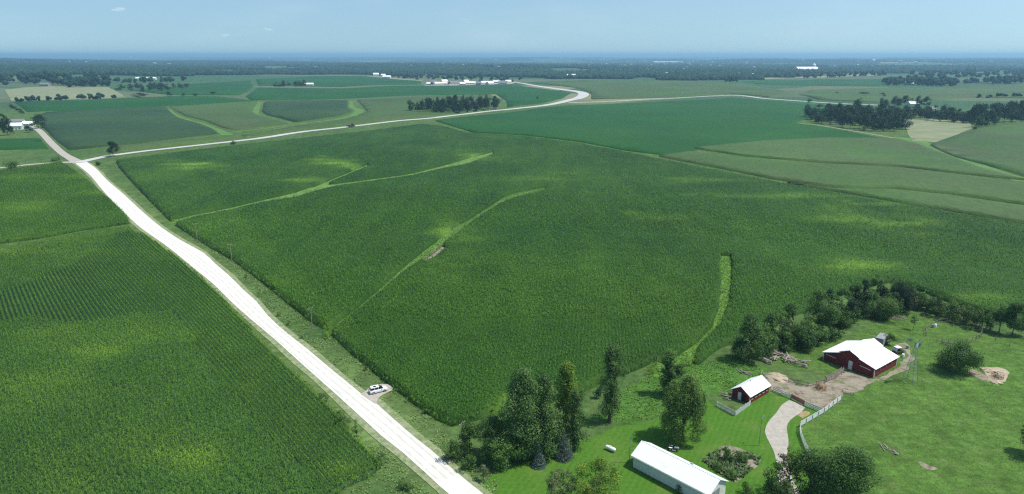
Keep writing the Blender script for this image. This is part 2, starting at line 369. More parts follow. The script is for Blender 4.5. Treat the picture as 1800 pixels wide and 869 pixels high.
def sheet(name, outer, mat, z=.004, cell=6, holes=(), height=0, lean=.15, rough=0, attrs=False, parent=None, tintf=None, seed=1):
    """a polygon laid on the terrain; with a height it becomes a standing crop with its own edge"""
    r = np.random.default_rng(seed)
    outer = [np.array(p[:2]) for p in outer]
    lo = np.min(outer, axis=0); hi = np.max(outer, axis=0)
    nx = max(2, int((hi[0]-lo[0])/cell)); ny = max(2, int((hi[1]-lo[1])/cell))
    X, Y = np.meshgrid(np.linspace(lo[0], hi[0], nx), np.linspace(lo[1], hi[1], ny))
    X = X.ravel()+r.uniform(-.2, .2, X.size)*cell; Y = Y.ravel()+r.uniform(-.2, .2, Y.size)*cell
    k = inside(outer, X, Y)
    for hh in holes: k &= ~inside(hh, X, Y)
    pts = [Vector((a, b)) for a, b in zip(X[k], Y[k])]
    edges = []
    def loop(pl):
        q = []
        for i, p in enumerate(pl):
            nxt = pl[(i+1) % len(pl)]; d = np.linalg.norm(nxt-p); n = max(1, int(d/(cell*1.3)))
            for j in range(n): q.append(p+(nxt-p)*j/n)
        b = len(pts); pts.extend(Vector((float(p[0]), float(p[1]))) for p in q); m = len(q)
        edges.extend((b+i, b+(i+1) % m) for i in range(m))
    loop(outer)
    for hh in holes: loop([np.array(p[:2]) for p in hh])
    vs, es, fs, *_ = delaunay_2d_cdt(pts, edges, [], 0, 1e-4, True)
    V = np.array([(v[0], v[1]) for v in vs]); F = np.array([f for f in fs if len(f) == 3])
    c = V[F].mean(axis=1)
    k = inside(outer, c[:, 0], c[:, 1])
    for hh in holes: k &= ~inside([tuple(p[:2]) for p in hh], c[:, 0], c[:, 1])
    F = F[k]
    # all faces up
    a, b, d = V[F[:, 0]], V[F[:, 1]], V[F[:, 2]]
    cr = (b[:, 0]-a[:, 0])*(d[:, 1]-a[:, 1])-(b[:, 1]-a[:, 1])*(d[:, 0]-a[:, 0])
    F[cr < 0] = F[cr < 0][:, ::-1]
    used = np.unique(F); remap = -np.ones(len(V), int); remap[used] = np.arange(len(used)); V = V[used]; F = remap[F]
    Z = H(V[:, 0], V[:, 1])
    n = len(V)
    top = Z + (height if height else z) + (r.uniform(-1, 1, n)*rough if rough else 0)
    P3 = np.column_stack([V, top])
    if height:
        ed = {}
        for tri in F:
            for i in range(3):
                e = (int(tri[i]), int(tri[(i+1) % 3]))
                if (e[1], e[0]) in ed: del ed[(e[1], e[0])]
                else: ed[e] = 1
        off = np.zeros_like(V)
        for a_, b_ in ed:
            d_ = V[b_]-V[a_]; n_ = np.array([d_[1], -d_[0]])/(np.linalg.norm(d_)+1e-9); off[a_] += n_; off[b_] += n_
        off /= np.maximum(np.linalg.norm(off, axis=1), 1e-6)[:, None]
        base = np.column_stack([V+off*lean*height*r.uniform(.6, 1.3, n)[:, None]*(np.abs(off).sum(1) > .1)[:, None], Z-.1]); P3 = np.vstack([P3, base])
        side = [(b_, a_, a_+n) for a_, b_ in ed] + [(b_, a_+n, b_+n) for a_, b_ in ed]
        F = np.vstack([F, np.array(side)])
    tt = (tintf or (lambda x, y: fbm(x, y, 90, 4)*.6))(P3[:, 0], P3[:, 1])
    return raw(name, P3, F, mat, parent, {"tint": tt})

# ------------------------------------------------------------------ ground
def axis(a, b, fine0, fine1, d0, grow):
    out = list(np.arange(fine0, fine1+d0, d0)); d = d0; x = out[-1]
    while x < b: d *= grow; x += d; out.append(x)
    d = d0; x = out[0]; left = []
    while x > a: d *= grow; x -= d; left.append(x)
    return np.array(left[::-1]+out)
gx = axis(-60000, 60000, -230, 200, 2.0, 1.045); gy = axis(-300, 60000, 90, 420, 2.0, 1.035)
GX, GY = np.meshgrid(gx, gy); x, y = GX.ravel(), GY.ravel()
N = len(x); gcol = np.tile(np.array([.075, .145, .038]), (N, 1))
jx = x+3*(fbm(x, y, 6, 1)-.5); jy = y+3*(fbm(x, y, 6, 9)-.5)
def zone(poly, c, w=1.0):
    m = inside(poly, jx, jy); gcol[m] = gcol[m]*(1-w)+np.array(c)*w
near = (x*x+y*y) < 1100**2
rg = fbm(x, y, 25, 4)
gcol[near] = np.outer(rg[near], [.055, .05, .02])+np.array([.048, .112, .026])
c_l = np.array(catmull(road_L, 12)); c_r = np.array(catmull(road_R, 12))
dl = np.min(np.hypot(x[near, None]-np.vstack([c_l, c_r])[None, :, 0], y[near, None]-np.vstack([c_l, c_r])[None, :, 1]), axis=1)
wgt = np.exp(-(dl/4.5)**2)*(.6+.5*rg[near])
gcol[near] = gcol[near]*(1-wgt[:, None])+np.array([.135, .205, .062])*wgt[:, None]
pasture = P([(1480,700),(1449,722),(1406,748),(1409,762),(1422,798),(1440,860),(1460,930),(1900,930),(1900,600),(1740,590),(1600,540),(1560,560),(1500,590),(1430,600),(1345,640),(1440,650),(1530,680)])
zone(pasture, (.088, .172, .030))
lawn = P([(845,900),(860,835),(905,818),(1000,790),(1060,760),(1100,745),(1150,740),(1240,700),(1262,720),(1293,732),(1320,712),(1350,692),(1390,700),(1408,722),(1447,725),(1405,748),(1410,790),(1425,900)])
zone(lawn, (.056, .155, .012))
rough_ = P([(1030,745),(1090,690),(1150,655),(1230,640),(1290,625),(1330,640),(1345,660),(1290,690),(1240,700),(1150,738)])
zone(rough_, (.075, .175, .028))
for w in (ww1, ww1b, ww2): zone(w, (.13, .24, .055), .85)
zone(ww3, (.13, .26, .04))
gcol *= (.86+.28*fbm(x, y, 11, 6))[:, None]
idx = np.arange(N).reshape(len(gy), len(gx))
GF = np.stack([idx[:-1, :-1], idx[:-1, 1:], idx[1:, 1:], idx[1:, :-1]], -1).reshape(-1, 4)
t = NT('grass_ground'); p = t.pos()
cg = t.attr("gcol").outputs["Color"]
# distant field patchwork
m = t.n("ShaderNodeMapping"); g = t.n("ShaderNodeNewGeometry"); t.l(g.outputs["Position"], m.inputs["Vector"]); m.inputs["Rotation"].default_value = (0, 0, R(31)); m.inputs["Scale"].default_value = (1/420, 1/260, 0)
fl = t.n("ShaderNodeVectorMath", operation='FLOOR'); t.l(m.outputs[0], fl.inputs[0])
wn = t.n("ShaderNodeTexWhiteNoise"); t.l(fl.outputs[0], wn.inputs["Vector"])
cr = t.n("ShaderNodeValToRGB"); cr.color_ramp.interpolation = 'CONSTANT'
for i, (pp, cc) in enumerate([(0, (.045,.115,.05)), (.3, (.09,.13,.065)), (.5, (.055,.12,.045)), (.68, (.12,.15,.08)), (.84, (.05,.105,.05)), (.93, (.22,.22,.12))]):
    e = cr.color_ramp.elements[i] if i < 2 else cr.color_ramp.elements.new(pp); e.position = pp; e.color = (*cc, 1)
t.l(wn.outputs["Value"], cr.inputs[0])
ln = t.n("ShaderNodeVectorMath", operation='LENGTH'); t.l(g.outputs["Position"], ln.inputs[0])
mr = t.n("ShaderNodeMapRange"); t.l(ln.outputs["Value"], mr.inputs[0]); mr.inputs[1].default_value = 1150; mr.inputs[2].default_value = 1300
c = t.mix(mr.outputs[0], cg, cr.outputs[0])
c = t.gain(c, t.noise(t.pos((1, 1, 1)), 1.1, 4, .65, .25, .75, .80, 1.20))
c = t.mix(t.noise(p, .25, 4, .6, .52, .75, 0, .45), c, (.17, .20, .075))
c = t.gain(c, t.noise(t.pos((1.6, .8, 1)), .16, 5, .7, .3, .7, .68, 1.22)); c = t.gain(c, t.noise(t.pos((.8, 1.5, 1)), .42, 4, .65, .33, .67, .72, 1.2))
gm = t.finish(c, .9, .1, 0, t.bump(t.noise(p, 1.6, 4, .7, 0, 1), .9, .35))
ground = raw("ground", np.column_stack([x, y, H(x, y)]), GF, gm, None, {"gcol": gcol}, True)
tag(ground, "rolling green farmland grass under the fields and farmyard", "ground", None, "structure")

def st(o, label, cat): return tag(o, label, cat, None, "structure")
st(sheet("road_shoulder", shoulder, M['shoulder'], .10, 4), "dusty pale verge along both sides of the wide gravel road", "road")
st(sheet("gravel_road", main_road, M['gravel'], .16, 5), "wide white gravel road running diagonally past the cornfields", "road")
st(sheet("gravel_side_road", north_road, M['drive'], .20, 8), "narrow gravel lane from the crossing to the white farmhouse", "road")
st(sheet("gravel_lane", cross_w, M['drive'], .18, 8), "thin gravel lane leaving the crossing towards the hedge", "road")
st(sheet("paved_road", cross_e, M['road_far'], .23, 9), "pale paved road behind the big cornfield curving to the buildings", "road")
st(sheet("field_road", east_road, M['road_far'], .12, 20), "thin straight road behind the soybean field", "road")
pull = P([(634,694),(645,687),(652,680),(672,676),(694,680),(688,688),(672,696),(664,703),(662,712)])
st(sheet("field_entrance", catmull(pull+[pull[0]], 1.5)[:-1], M['drive'], .19, 2), "small gravel pull-off beside the gravel road holding a white car", "road")
drive = P([(1387,704),(1402,709),(1415,717),(1409,724.6),(1389,739),(1383,752),(1385,767),(1386,782),(1383,808),(1392,840),(1420,900),(1385,900),(1368,840),(1362,800),(1352,778),(1344.7,760.5),(1350,743),(1365,725.7),(1374,712.6)])
st(sheet("driveway", catmull(drive+[drive[0]], 1.5)[:-1], M['drive'], .06, 2), "curved gravel driveway between the white fence and the lawn", "driveway")
lot = P([(1344,665),(1356,659),(1386,667),(1395,675),(1423,675),(1450,668),(1466,660),(1480,652),(1496,655),(1512,662),(1531,668),(1545,664),(1562,655),(1575,646),(1590,632),(1590,618),(1575,606),(1590,603),(1601,620),(1598,640),(1580,655),(1560,666),(1530,673),(1521.6,682),(1496,689),(1480,698),(1448,716.5),(1413,705),(1390,696),(1358,684)])
def ragged(poly, step, amp, seed=0):
    c = catmull(list(poly)+[poly[0]], step)[:-1]
    return [p+amp*np.array([fbm(p[0], p[1], step*2.5, seed)-.5, fbm(p[0], p[1], step*2.5, seed+4)-.5])*2 for p in c]
M['track'] = surf('packed_gravel', (.66, .63, .56), (.50, .47, .41), sc=.5, rough=.95, obj=False)
_cl = [(np.array(a)+np.array(b))/2 for a, b in zip(catmull(road_L, 12), [min(catmull(road_R, 6), key=lambda q: np.hypot(*(q-p))) for p in catmull(road_L, 12)])]
for k in (-1.6, -.1, 1.5):
    ln_ = []
    for i in range(0, len(_cl)):
        d_ = _cl[min(i+1, len(_cl)-1)]-_cl[max(0, i-1)]; d_ = d_/(np.linalg.norm(d_)+1e-9); ln_.append(_cl[i]+np.array([-d_[1], d_[0]])*(k+.3*(fbm(_cl[i][0], _cl[i][1], 40, int(k*3)+9)-.5)))
    st(sheet("wheel_track", ribbon(ln_[::2], [.45]*len(ln_[::2]), 8), M['track'], .185, 4), "faint packed wheel track along the white gravel road", "road")
st(sheet("dirt_lot", ragged(lot, 1.2, 1.3), M['dirt'], .03, 2), "trampled brown dirt lot between the red barn and the coop", "ground")
straw = P([(1728,655),(1740,648),(1760,648),(1772,656),(1768,668),(1752,676),(1740,670),(1735,662)])
st(sheet("straw_patch", ragged(straw, 1, 1.0, 2), M['straw'], .04, 2), "pale straw scattered round the feeder near the round bush", "ground")
trk = P([(1716,652),(1730,660),(1740,668),(1726,668),(1700,656),(1705,648)])
st(sheet("bare_path", ragged(trk, 1, .8, 3), M['dirt'], .025, 2), "brown bare earth trodden from the round bush to the feeder", "ground")
sp = P([(1398,722),(1408,716),(1420,720),(1418,726),(1406,728)])
sp = P([(1402,730),(1410,724),(1424,725),(1420,732),(1410,735)])
st(sheet("sand_patch", ragged(sp, .7, .5, 5), M['yellowhay'], .03, 1), "small yellowish sand patch beside the driveway and white fence", "ground")
st(sheet("bare_soil", ragged(bare, 1.5, 1.2, 3), M['dirt'], .03, 2), "washed-out brown soil beside the grassed waterway in the corn", "ground")
str_ = P([(1612,812),(1622,813),(1640,820),(1652,826),(1640,827),(1622,820)])
st(sheet("bare_streak", ragged(str_, .8, .7, 6), M['dirt'], .03, 1), "grey bare streak worn in the pasture below the dead log", "ground")
tanp = P([(1588,209),(1626,209),(1706,215),(1709,226),(1668,245),(1643,250.6),(1604,248),(1596,237)])
st(sheet("hay_field", tanp, M['tan'], .15, 12), "tan mown hay patch between the wood and the corn", "field")
tan2 = P([(8,158),(40,154),(90,152),(190,153),(222,171),(150,175),(20,178)])
st(sheet("dry_pasture", tan2, M['tan'], .25, 25), "tan dry pasture near the far upper edge fringed by bushes", "field")
pth = ribbon(P([(1398,217),(1440,221),(1500,231),(1570,243)]), [5, 5, 5, 5], 10)
st(sheet("field_path", pth, M['tan'], .2, 8), "pale worn path along the front of the wood", "path")
wwR = ribbon(P([(1568,242),(1600,246),(1632,258),(1680,277),(1740,300),(1800,318),(1840,330)]), [14,14,16,14,14,13,13], 10)
zz = [ (ribbon(P([(296,192),(318,207),(354,217),(382,228),(400,238)]), [4,5,5,7,12], 10)), (ribbon(P([(618,178),(618,188),(632,196),(604,208),(520,219),(470,226),(400,234)]), [5,8,14,9,6,5,5], 15)),
      (ribbon(P([(457,180),(450,196),(456,203),(512,218)]), [7,9,5,4], 12)) ]
gm2 = surf('waterway_grass', (.10, .21, .04), (.07, .145, .03), sc=.08, rough=.95, obj=False)
for i, w in enumerate([wwR]+zz):
    st(sheet("grass_waterway", w, gm2, .15, 8), ["bright green grass waterway beside the far right corn", "bright grass waterway curving down beyond the crossing", "long bright grass waterway winding above the paved road", "short bright grass waterway between two far corn blocks"][i], "waterway")

st(sheet("gravel_yard", P([(745,151),(800,150.5),(900,147.5),(912,145),(895,142),(820,144),(752,146)]), M['drive'], .25, 25), "pale gravel yards round the distant white-roofed buildings", "yard")
for i_, pl_ in enumerate([[(1340,137),(1460,134),(1540,131),(1545,133),(1450,137),(1345,140)], [(1510,124),(1600,121),(1680,119.5),(1690,121),(1600,124),(1515,127)], [(1180,108),(1330,106.5),(1340,108),(1190,110)], [(600,134),(660,134.5),(745,141),(740,143.5),(650,137)]]):
    st(sheet("bare_field", P(pl_), M['tan'], .5, 60), ["pale bare strip in the far fields on the right", "thin tan strip in the hazy fields near the right edge", "faint tan streak close to the horizon", "pale bare ground left of the distant white buildings"][i_], "field")
# ------------------------------------------------------------------ crops
def crop(name, poly, mat, hgt, label, cat, cell=8, holes=(), rough=.12, tintf=None, lean=.15):
    return tag(sheet(name, poly, mat, 0, cell, holes, hgt, lean, rough, tintf=tintf), label, cat, None, "stuff")
CH = 1.75
crop("cornfield", main_field, M['corn'], CH, "great dark green cornfield filling the middle, cut by grass waterways", "cornfield", 4, (ww1, ww1b, ww2, ww3, nook, bare, bare2), .14, tint, .5)
crop("cornfield", F2, M['corn_floor'], CH-.75, "green cornfield with visible rows beside the gravel road", "cornfield", 3, (), .1, tint)
crop("cornfield", F3, M['corn'], CH, "dark cornfield block between the crossing and the rowed field", "cornfield", 4, (), .12, tint)
far = [
 ("soybean_field", 'soy', .7, [(765,213),(850,203),(1000,186),(1150,180),(1287,172.5),(1350,178),(1460,186),(1540,190),(1490,200),(1410,211),(1396,217),(1440,223),(1500,234),(1545,243),(1450,243.5),(1350,248.5),(1250,261),(1168,273.5),(1100,265),(1020,250),(930,239),(830,233)], "smooth blue-green soybean field behind the great cornfield"),
 ("cornfield", 'tassel', 1.5, [(1222,262),(1300,254),(1350,249),(1450,244.5),(1560,245),(1610,254),(1660,274),(1720,297),(1791,316),(1840,322),(1689,306),(1578,293),(1444,286.5),(1311,275)], "grey-green tasselled corn strip below the dark wood"),
 ("cornfield", 'tassel', 1.5, [(1160,276),(1212,269),(1311,280),(1444,291.5),(1578,297.5),(1689,312),(1840,328),(1850,366),(1791,359),(1667,341),(1578,332),(1467,330),(1369,317),(1250,293)], "grey-green tasselled corn strip in the middle of the contour strips"),
 ("cornfield", 'tassel', 1.5, [(1385,323),(1467,335.5),(1578,338),(1667,347),(1791,365),(1850,372),(1850,402),(1765,388),(1600,360),(1480,339)], "narrow pale corn strip bordering the great cornfield"),
 ("cornfield", 'tassel', 1.5, [(1636,256),(1700,234),(1740,223),(1800,214),(1850,210),(1850,330),(1795,308),(1764,299),(1681,277)], "grey-green corn block right of the tan hay patch"),
 ("soybean_field", 'soy', .7, [(25,180),(166,176),(300,170),(370,169),(422,175),(455,178),(380,182),(290,187),(150,194),(48,197)], "blue-green soybean strip beyond the upper left corn"),
 ("cornfield", 'corn_mid', 2.2, [(83,200),(200,193),(292,190),(296,196),(310,209),(345,220),(375,231),(380,236),(248,252),(124,264),(94,240),(60,208)], "dull green corn block with a dark near edge beyond the crossing"),
 ("cornfield", 'tassel', 1.5, [(300,189),(380,184.5),(448,182),(442,196),(450,203),(505,218),(460,223),(412,229),(392,225),(362,213),(328,205)], "corn block between two far bright waterways"),
 ("cornfield", 'corn_mid', 2.2, [(466,181),(540,179),(610,178.5),(608,190),(616,196),(595,204),(520,215),(470,202),(462,196)], "corn block inside the bend of a bright waterway"),
 ("cornfield", 'tassel', 1.5, [(628,177),(740,171),(860,167.5),(885,176),(870,186),(860,193),(780,201),(700,208),(616,218),(520,228),(450,239),(425,240),(520,224),(610,212),(648,198)], "corn block around the grove along the paved road"),
 ("cornfield", 'tassel', 2.1, [(205,262),(330,249),(400,243),(430,243),(345,252.5),(260,262),(195,270)], "thin corn strip squeezed along the paved road"),
 ("soybean_field", 'soy', .7, [(432,170),(452,155),(600,156),(750,151),(905,150),(975,159),(1003,165),(990,173),(950,182),(892,189),(890,178),(872,166),(740,168),(630,173),(480,177),(440,176)], "blue-green soybean field in front of the white farm buildings"),
 ("soybean_field", 'soy', .6, [(8,245),(70,244),(85,262),(8,264),(-40,262),(-40,247)], "dark soybean patch beside the lane to the farmhouse"),
 ("cornfield", 'tassel', 1.5, [(935,146),(1180,141),(1300,148),(1395,164),(1350,171),(1287,165),(1100,174),(1040,175),(1040,164),(1020,156)], "brownish-green corn beyond the road bend"),
 ("soybean_field", 'soy', .7, [(1305,144),(1440,140),(1560,139),(1590,148),(1500,152),(1330,148)], "far soybean strip left of the distant shelterbelt"),
 ("cornfield", 'tassel', 1.5, [(1425,160),(1560,155),(1800,148),(1850,150),(1850,174),(1700,172),(1560,181),(1440,176),(1405,167)], "far brownish corn behind the upper right trees"),
 ("soybean_field", 'soy', .7, [(450,140),(560,134),(640,134),(740,143),(740,149),(600,153),(455,151)], "far green field left of the white farm buildings"),
 ("soybean_field", 'soy', .7, [(230,160),(340,148),(440,142),(445,152),(420,168),(300,167)], "far green field behind the left bushes"),
]
for n, mk, hh, poly, lab in far:
    q = P(poly); d = np.mean([np.linalg.norm(v) for v in q])
    crop(n, q, M[mk], hh, lab, "cornfield" if n[0] == 'c' else "soybean field", 7 if d < 700 else 14 if d < 1200 else 30, (), .08, None, .8)

# blades of corn standing above the field tops near the village of the camera
def blades(name, parts, mat, seed, label, lf=1.0):
    """parts: list of (x, y, z0, size, blades per plant, tint)"""
    r = np.random.default_rng(seed); VV, FF, TT = [], [], []; base = 0
    for X, Y, z0, size, nb, tv in parts:
        n = len(X)
        for b in range(nb):
            a = r.uniform(0, 2*np.pi, n); L = lf*size*r.uniform(.35, .7, n); w = size*r.uniform(.055, .10, n); up = size*r.uniform(.15, .6, n)
            hz = z0+size*r.uniform(-.25, .35, n)
            ca, sa = np.cos(a), np.sin(a)
            b0 = np.column_stack([X, Y, hz-.25*size])
            ml = np.column_stack([X+ca*L*.5-sa*w, Y+sa*L*.5+ca*w, hz+up]); mr_ = np.column_stack([X+ca*L*.5+sa*w, Y+sa*L*.5-ca*w, hz+up*.9])
            tp = np.column_stack([X+ca*L, Y+sa*L, hz+up*r.uniform(-.2, .8, n)])
            VV.append(np.stack([b0, ml, mr_, tp], 1).reshape(-1, 3))
            i = base+np.arange(n)*4
            FF.append(np.column_stack([i, i+2, i+1])); FF.append(np.column_stack([i+1, i+2, i+3]))
            TT.append(np.repeat(np.clip(tv+r.uniform(-.06, .09, n), 0, 1), 4)); base += 4*n
    return tag(raw(name, np.vstack(VV), np.vstack(FF), mat, None, {"tint": np.concatenate(TT)}), label, "corn", None, "stuff")
def rows(poly, ang, dr, ds, jit, seed, excl=(), dmin=0, dmax=1e9, only=None, wob=0):
    r = np.random.default_rng(seed); q = np.array([p[:2] for p in poly]); c, s = math.cos(ang), math.sin(ang)
    u = q[:, 0]*c+q[:, 1]*s; v = -q[:, 0]*s+q[:, 1]*c
    U, V = np.meshgrid(np.arange(u.min(), u.max(), ds), np.arange(v.min(), v.max(), dr))
    U = U.ravel()+r.uniform(-.5, .5, U.size)*ds; V = V.ravel()
    if wob: V = V + wob*np.sin(U/40)
    V = V+r.normal(0, jit, V.size)
    X = U*c-V*s; Y = U*s+V*c
    d = np.hypot(X, Y)
    k = (d > dmin) & (d < dmax) & (np.abs(X) < .82*Y+25) & inside(q, X, Y)
    X, Y = X[k], Y[k]
    for e in excl:
        k = ~inside(e, X, Y); X, Y = X[k], Y[k]
    return X, Y
def pc(xy, ch, size, nb, drop=0, fade=None):
    X, Y = xy
    if fade:
        d = np.hypot(X, Y); k = rng.random(len(X)) < np.clip((fade[1]-d)/(fade[1]-fade[0]), 0, 1); X, Y = X[k], Y[k]
    if drop:
        k = rng.random(len(X)) > drop; X, Y = X[k], Y[k]
    v = tint(X, Y); hz = H(X, Y)+ch + .25*(fbm(X, Y, 5, 3)-.5)
    return (X, Y, hz, size, nb, v)
ex = (ww1, ww1b, ww2, ww3, nook, bare, bare2)
a_main = math.atan2(1.0, .12)
parts = [pc(rows(main_field, a_main, .95, .5, .12, 1, ex, 0, 260), CH, 1.0, 4, 0, (180, 260)),
         pc(rows(main_field, a_main, 1.3, 1.1, .3, 2, ex, 190, 420), CH, 1.35, 4, 0, (250, 420)),
         pc(rows(main_field, a_main, 2.2, 1.9, .6, 3, ex, 300, 800), CH, 1.7, 3, 0, (350, 800))]
o = blades("corn_plants", parts, M['corn_leaf'], 3, "leafy tops of the great cornfield in the middle")
# rows beside the road run with it, the contour band crosses it, the block behind is thick and even
pa, pb = at(257, 419), at(597, 748); a_road = math.atan2(pa[1]-pb[1], pa[0]-pb[0])
band = P([(-90,455),(0,520),(60,500),(130,470),(180,440),(228,404),(340,500),(305,557),(239,561),(165,574),(110,576),(59,565),(0,576),(-90,580)])
upper = P([(-90,450),(7,440),(85,427),(170,410),(228,404),(180,440),(130,470),(60,500),(0,520),(-90,560)])
pc1, pc2 = at(60, 480), at(100, 572); a_band = math.atan2(pc1[1]-pc2[1], pc1[0]-pc2[0])
parts2 = parts = [pc(rows(F2, a_road, 1.02, .3, .04, 4, (F2_in, band, upper), wob=.2), CH-.15, .95, 5),
         pc(rows(band, a_band, 1.2, .3, .05, 5, (upper, F2_in), wob=.6), CH-.15, .95, 5)]
blades("corn_plants", parts, M['corn_leaf'], 4, "distinct leafy corn rows beside the gravel road", .62)
parts = [
         pc(rows(upper, a_road, .95, .6, .25, 6, ()), CH-.05, 1.0, 4),
         pc(rows(F2_in, a_band, .85, .5, .22, 7, ()), CH-.1, .95, 4)]
blades("corn_plants", parts, M['corn_leaf'], 5, "leafy rows of corn left of the gravel road")
blades("corn_plants", [pc(rows(F3, a_road, 1.3, 1.0, .25, 8, ()), CH, 1.25, 4)], M['corn_leaf'], 6, "leafy tops of the corn block near the crossing")

# leaves hanging out of the standing edges of the corn
def edge_pts(poly, dens, seed, dmax=420, out=.5):
    r = np.random.default_rng(seed); X, Y, Z = [], [], []
    q = [np.array(p[:2]) for p in poly]
    for a, b in zip(q, q[1:]+q[:1]):
        L_ = np.linalg.norm(b-a); m_ = (a+b)/2; dd = np.hypot(*m_)
        if dd > dmax or m_[1] < 60 or L_ < 1e-3: continue
        n = int(L_*dens); t_ = r.random(n); nn = np.array([(b-a)[1], -(b-a)[0]])/L_; o_ = r.normal(0, out, n)
        X.append(a[0]+(b-a)[0]*t_+nn[0]*o_); Y.append(a[1]+(b-a)[1]*t_+nn[1]*o_); Z.append(r.uniform(.3, 1.0, n))
    X, Y, Z = map(np.concatenate, (X, Y, Z)); return (X, Y, H(X, Y)+Z*1.4, .9, 4, np.clip(tint(X, Y)+.26, 0, 1))  # paler tint painted into the leaves to offset shade on the crop wall
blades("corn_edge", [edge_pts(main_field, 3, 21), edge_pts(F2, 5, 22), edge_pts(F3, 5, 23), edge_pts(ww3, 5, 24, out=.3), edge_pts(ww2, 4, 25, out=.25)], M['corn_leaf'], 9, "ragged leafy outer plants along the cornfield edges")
# mown lawn with faint mower passes
t = NT('mown_lawn'); g = t.n("ShaderNodeNewGeometry"); m = t.n("ShaderNodeMapping"); t.l(g.outputs["Position"], m.inputs["Vector"]); m.inputs["Rotation"].default_value = (0, 0, R(28)); w_ = t.n("ShaderNodeTexWave"); w_.inputs["Scale"].default_value = .26; w_.inputs["Distortion"].default_value = 2.5; w_.inputs["Detail Scale"].default_value = .3; t.l(m.outputs[0], w_.inputs["Vector"])
c = t.mix(w_.outputs["Fac"], (.057, .145, .014), (.066, .160, .017)); c = t.mix(t.noise(t.pos(), .12, 5, .65, .5, .72, 0, .7), c, (.12, .18, .035)); c = t.gain(c, t.noise(t.pos(), 1.4, 4, .7, .25, .75, .75, 1.25))
M['lawn'] = t.finish(c, .9, .1, 0, t.bump(t.noise(t.pos(), 2.5, 3, .7, 0, 1), .6, .06))
st(sheet("lawn", ragged(lawn, 3, 1.5, 8), M['lawn'], .012, 2), "mown green lawn round the white shed and the driveway", "lawn")
# grass tufts and weeds in the yard, the ditches and the waterways
def tufts(name, poly, dens, size, mat, seed, label, excl=(), clump=None, dmax=330):
    q = np.array([p[:2] for p in poly]); lo, hi = q.min(0), q.max(0); r = np.random.default_rng(seed)
    n = int((hi[0]-lo[0])*(hi[1]-lo[1])*dens); X = r.uniform(lo[0], hi[0], n); Y = r.uniform(lo[1], hi[1], n)
    k = inside(q, X, Y) & (np.hypot(X, Y) < dmax) & (np.abs(X) < .8*Y+15)
    if clump: k &= fbm(X, Y, clump, seed) > .48+.25*(r.random(n)-.5)
    X, Y = X[k], Y[k]
    for e in excl:
        k = ~inside(e, X, Y); X, Y = X[k], Y[k]
    sz = size*r.uniform(.5, 1.3, len(X)); VV, FF, TT = [], [], []; base = 0; n = len(X)
    Z = H(X, Y); tv = fbm(X, Y, 7, seed+2)
    for b in range(3):
        a = r.uniform(0, 2*np.pi, n); ca, sa = np.cos(a), np.sin(a); w = sz*.35; L = sz*r.uniform(.5, 1, n)
        p0 = np.column_stack([X-sa*w, Y+ca*w, Z]); p1 = np.column_stack([X+sa*w, Y-ca*w, Z]); p2 = np.column_stack([X+ca*L, Y+sa*L, Z+sz*r.uniform(.35, .8, n)])
        VV.append(np.stack([p0, p1, p2], 1).reshape(-1, 3)); i = base+np.arange(n)*3; FF.append(np.column_stack([i, i+1, i+2])); base += 3*n
        TT.append(np.repeat(np.clip(tv*.8+r.uniform(-.2, .3, n), 0, 1), 3))
    return tag(raw(name, np.vstack(VV), np.vstack(FF), mat, None, {"tint": np.concatenate(TT)}), label, "grass", None, "stuff")
GR = crop_mat('pasture_grass', (.065, .145, .022), (.145, .245, .045), fine=(.5, .5, .5), var=.15, bumpd=.01)
GR2 = crop_mat('ditch_grass', (.075, .17, .035), (.24, .32, .11), fine=(.5, .5, .5), var=.15, bumpd=.01)
GR3 = crop_mat('lush_weeds', (.065, .175, .024), (.18, .33, .05), fine=(.5, .5, .5), var=.15, bumpd=.01)
tufts("pasture_grass", pasture, 5, .15, GR, 11, "clumpy green pasture grass round the red barn", (lot, straw, trk))
tufts("weeds", rough_, 8, .36, GR3, 12, "rank green weeds between the lone trees and the coop", (), 5)
ditchR = P([(150,296),(212,350),(300,392),(400,462),(470,540),(560,620),(640,684),(660,720),(740,780),(820,850),(870,900),(880,840),(800,760),(720,705),(640,640),(570,582),(490,520),(400,452),(330,412),(290,380),(210,296)])
ditchL = P([(150,320),(250,420),(340,490),(450,590),(560,690),(680,790),(760,869),(800,900),(560,900),(640,850),(672,824),(600,745),(490,635),(400,535),(330,468),(260,415),(228,400),(190,350)])
tufts("ditch_grass", ditchR, 7, .36, GR2, 13, "mixed grass in the ditch between gravel road and great cornfield", (main_field, shoulder, pull), 4)
tufts("ditch_grass", ditchL, 7, .36, GR2, 14, "mixed grass in the ditch left of the gravel road", (F2, F3, shoulder), 4)
tufts("waterway_grass", ww3, 8, .34, GR3, 15, "bright tall grass strip reaching into the great cornfield", (), None)
tufts("waterway_grass", ww2, 4, .4, GR3, 16, "bright grass in the waterway crossing the great cornfield", (), None, 420)
gard = P([(1233,808),(1255,795),(1280,784),(1337,806),(1330,820),(1317,828),(1293.5,848),(1265,832)])
st(sheet("garden_bed", ragged(gard, 1, .5, 6), M['dirt'], .03, 1.5), "overgrown vegetable garden bed beside the white shed", "garden")
tufts("garden_weeds", gard, 14, .7, M['garden'], 17, "overgrown vegetable plants in the garden bed", (), 2.5)
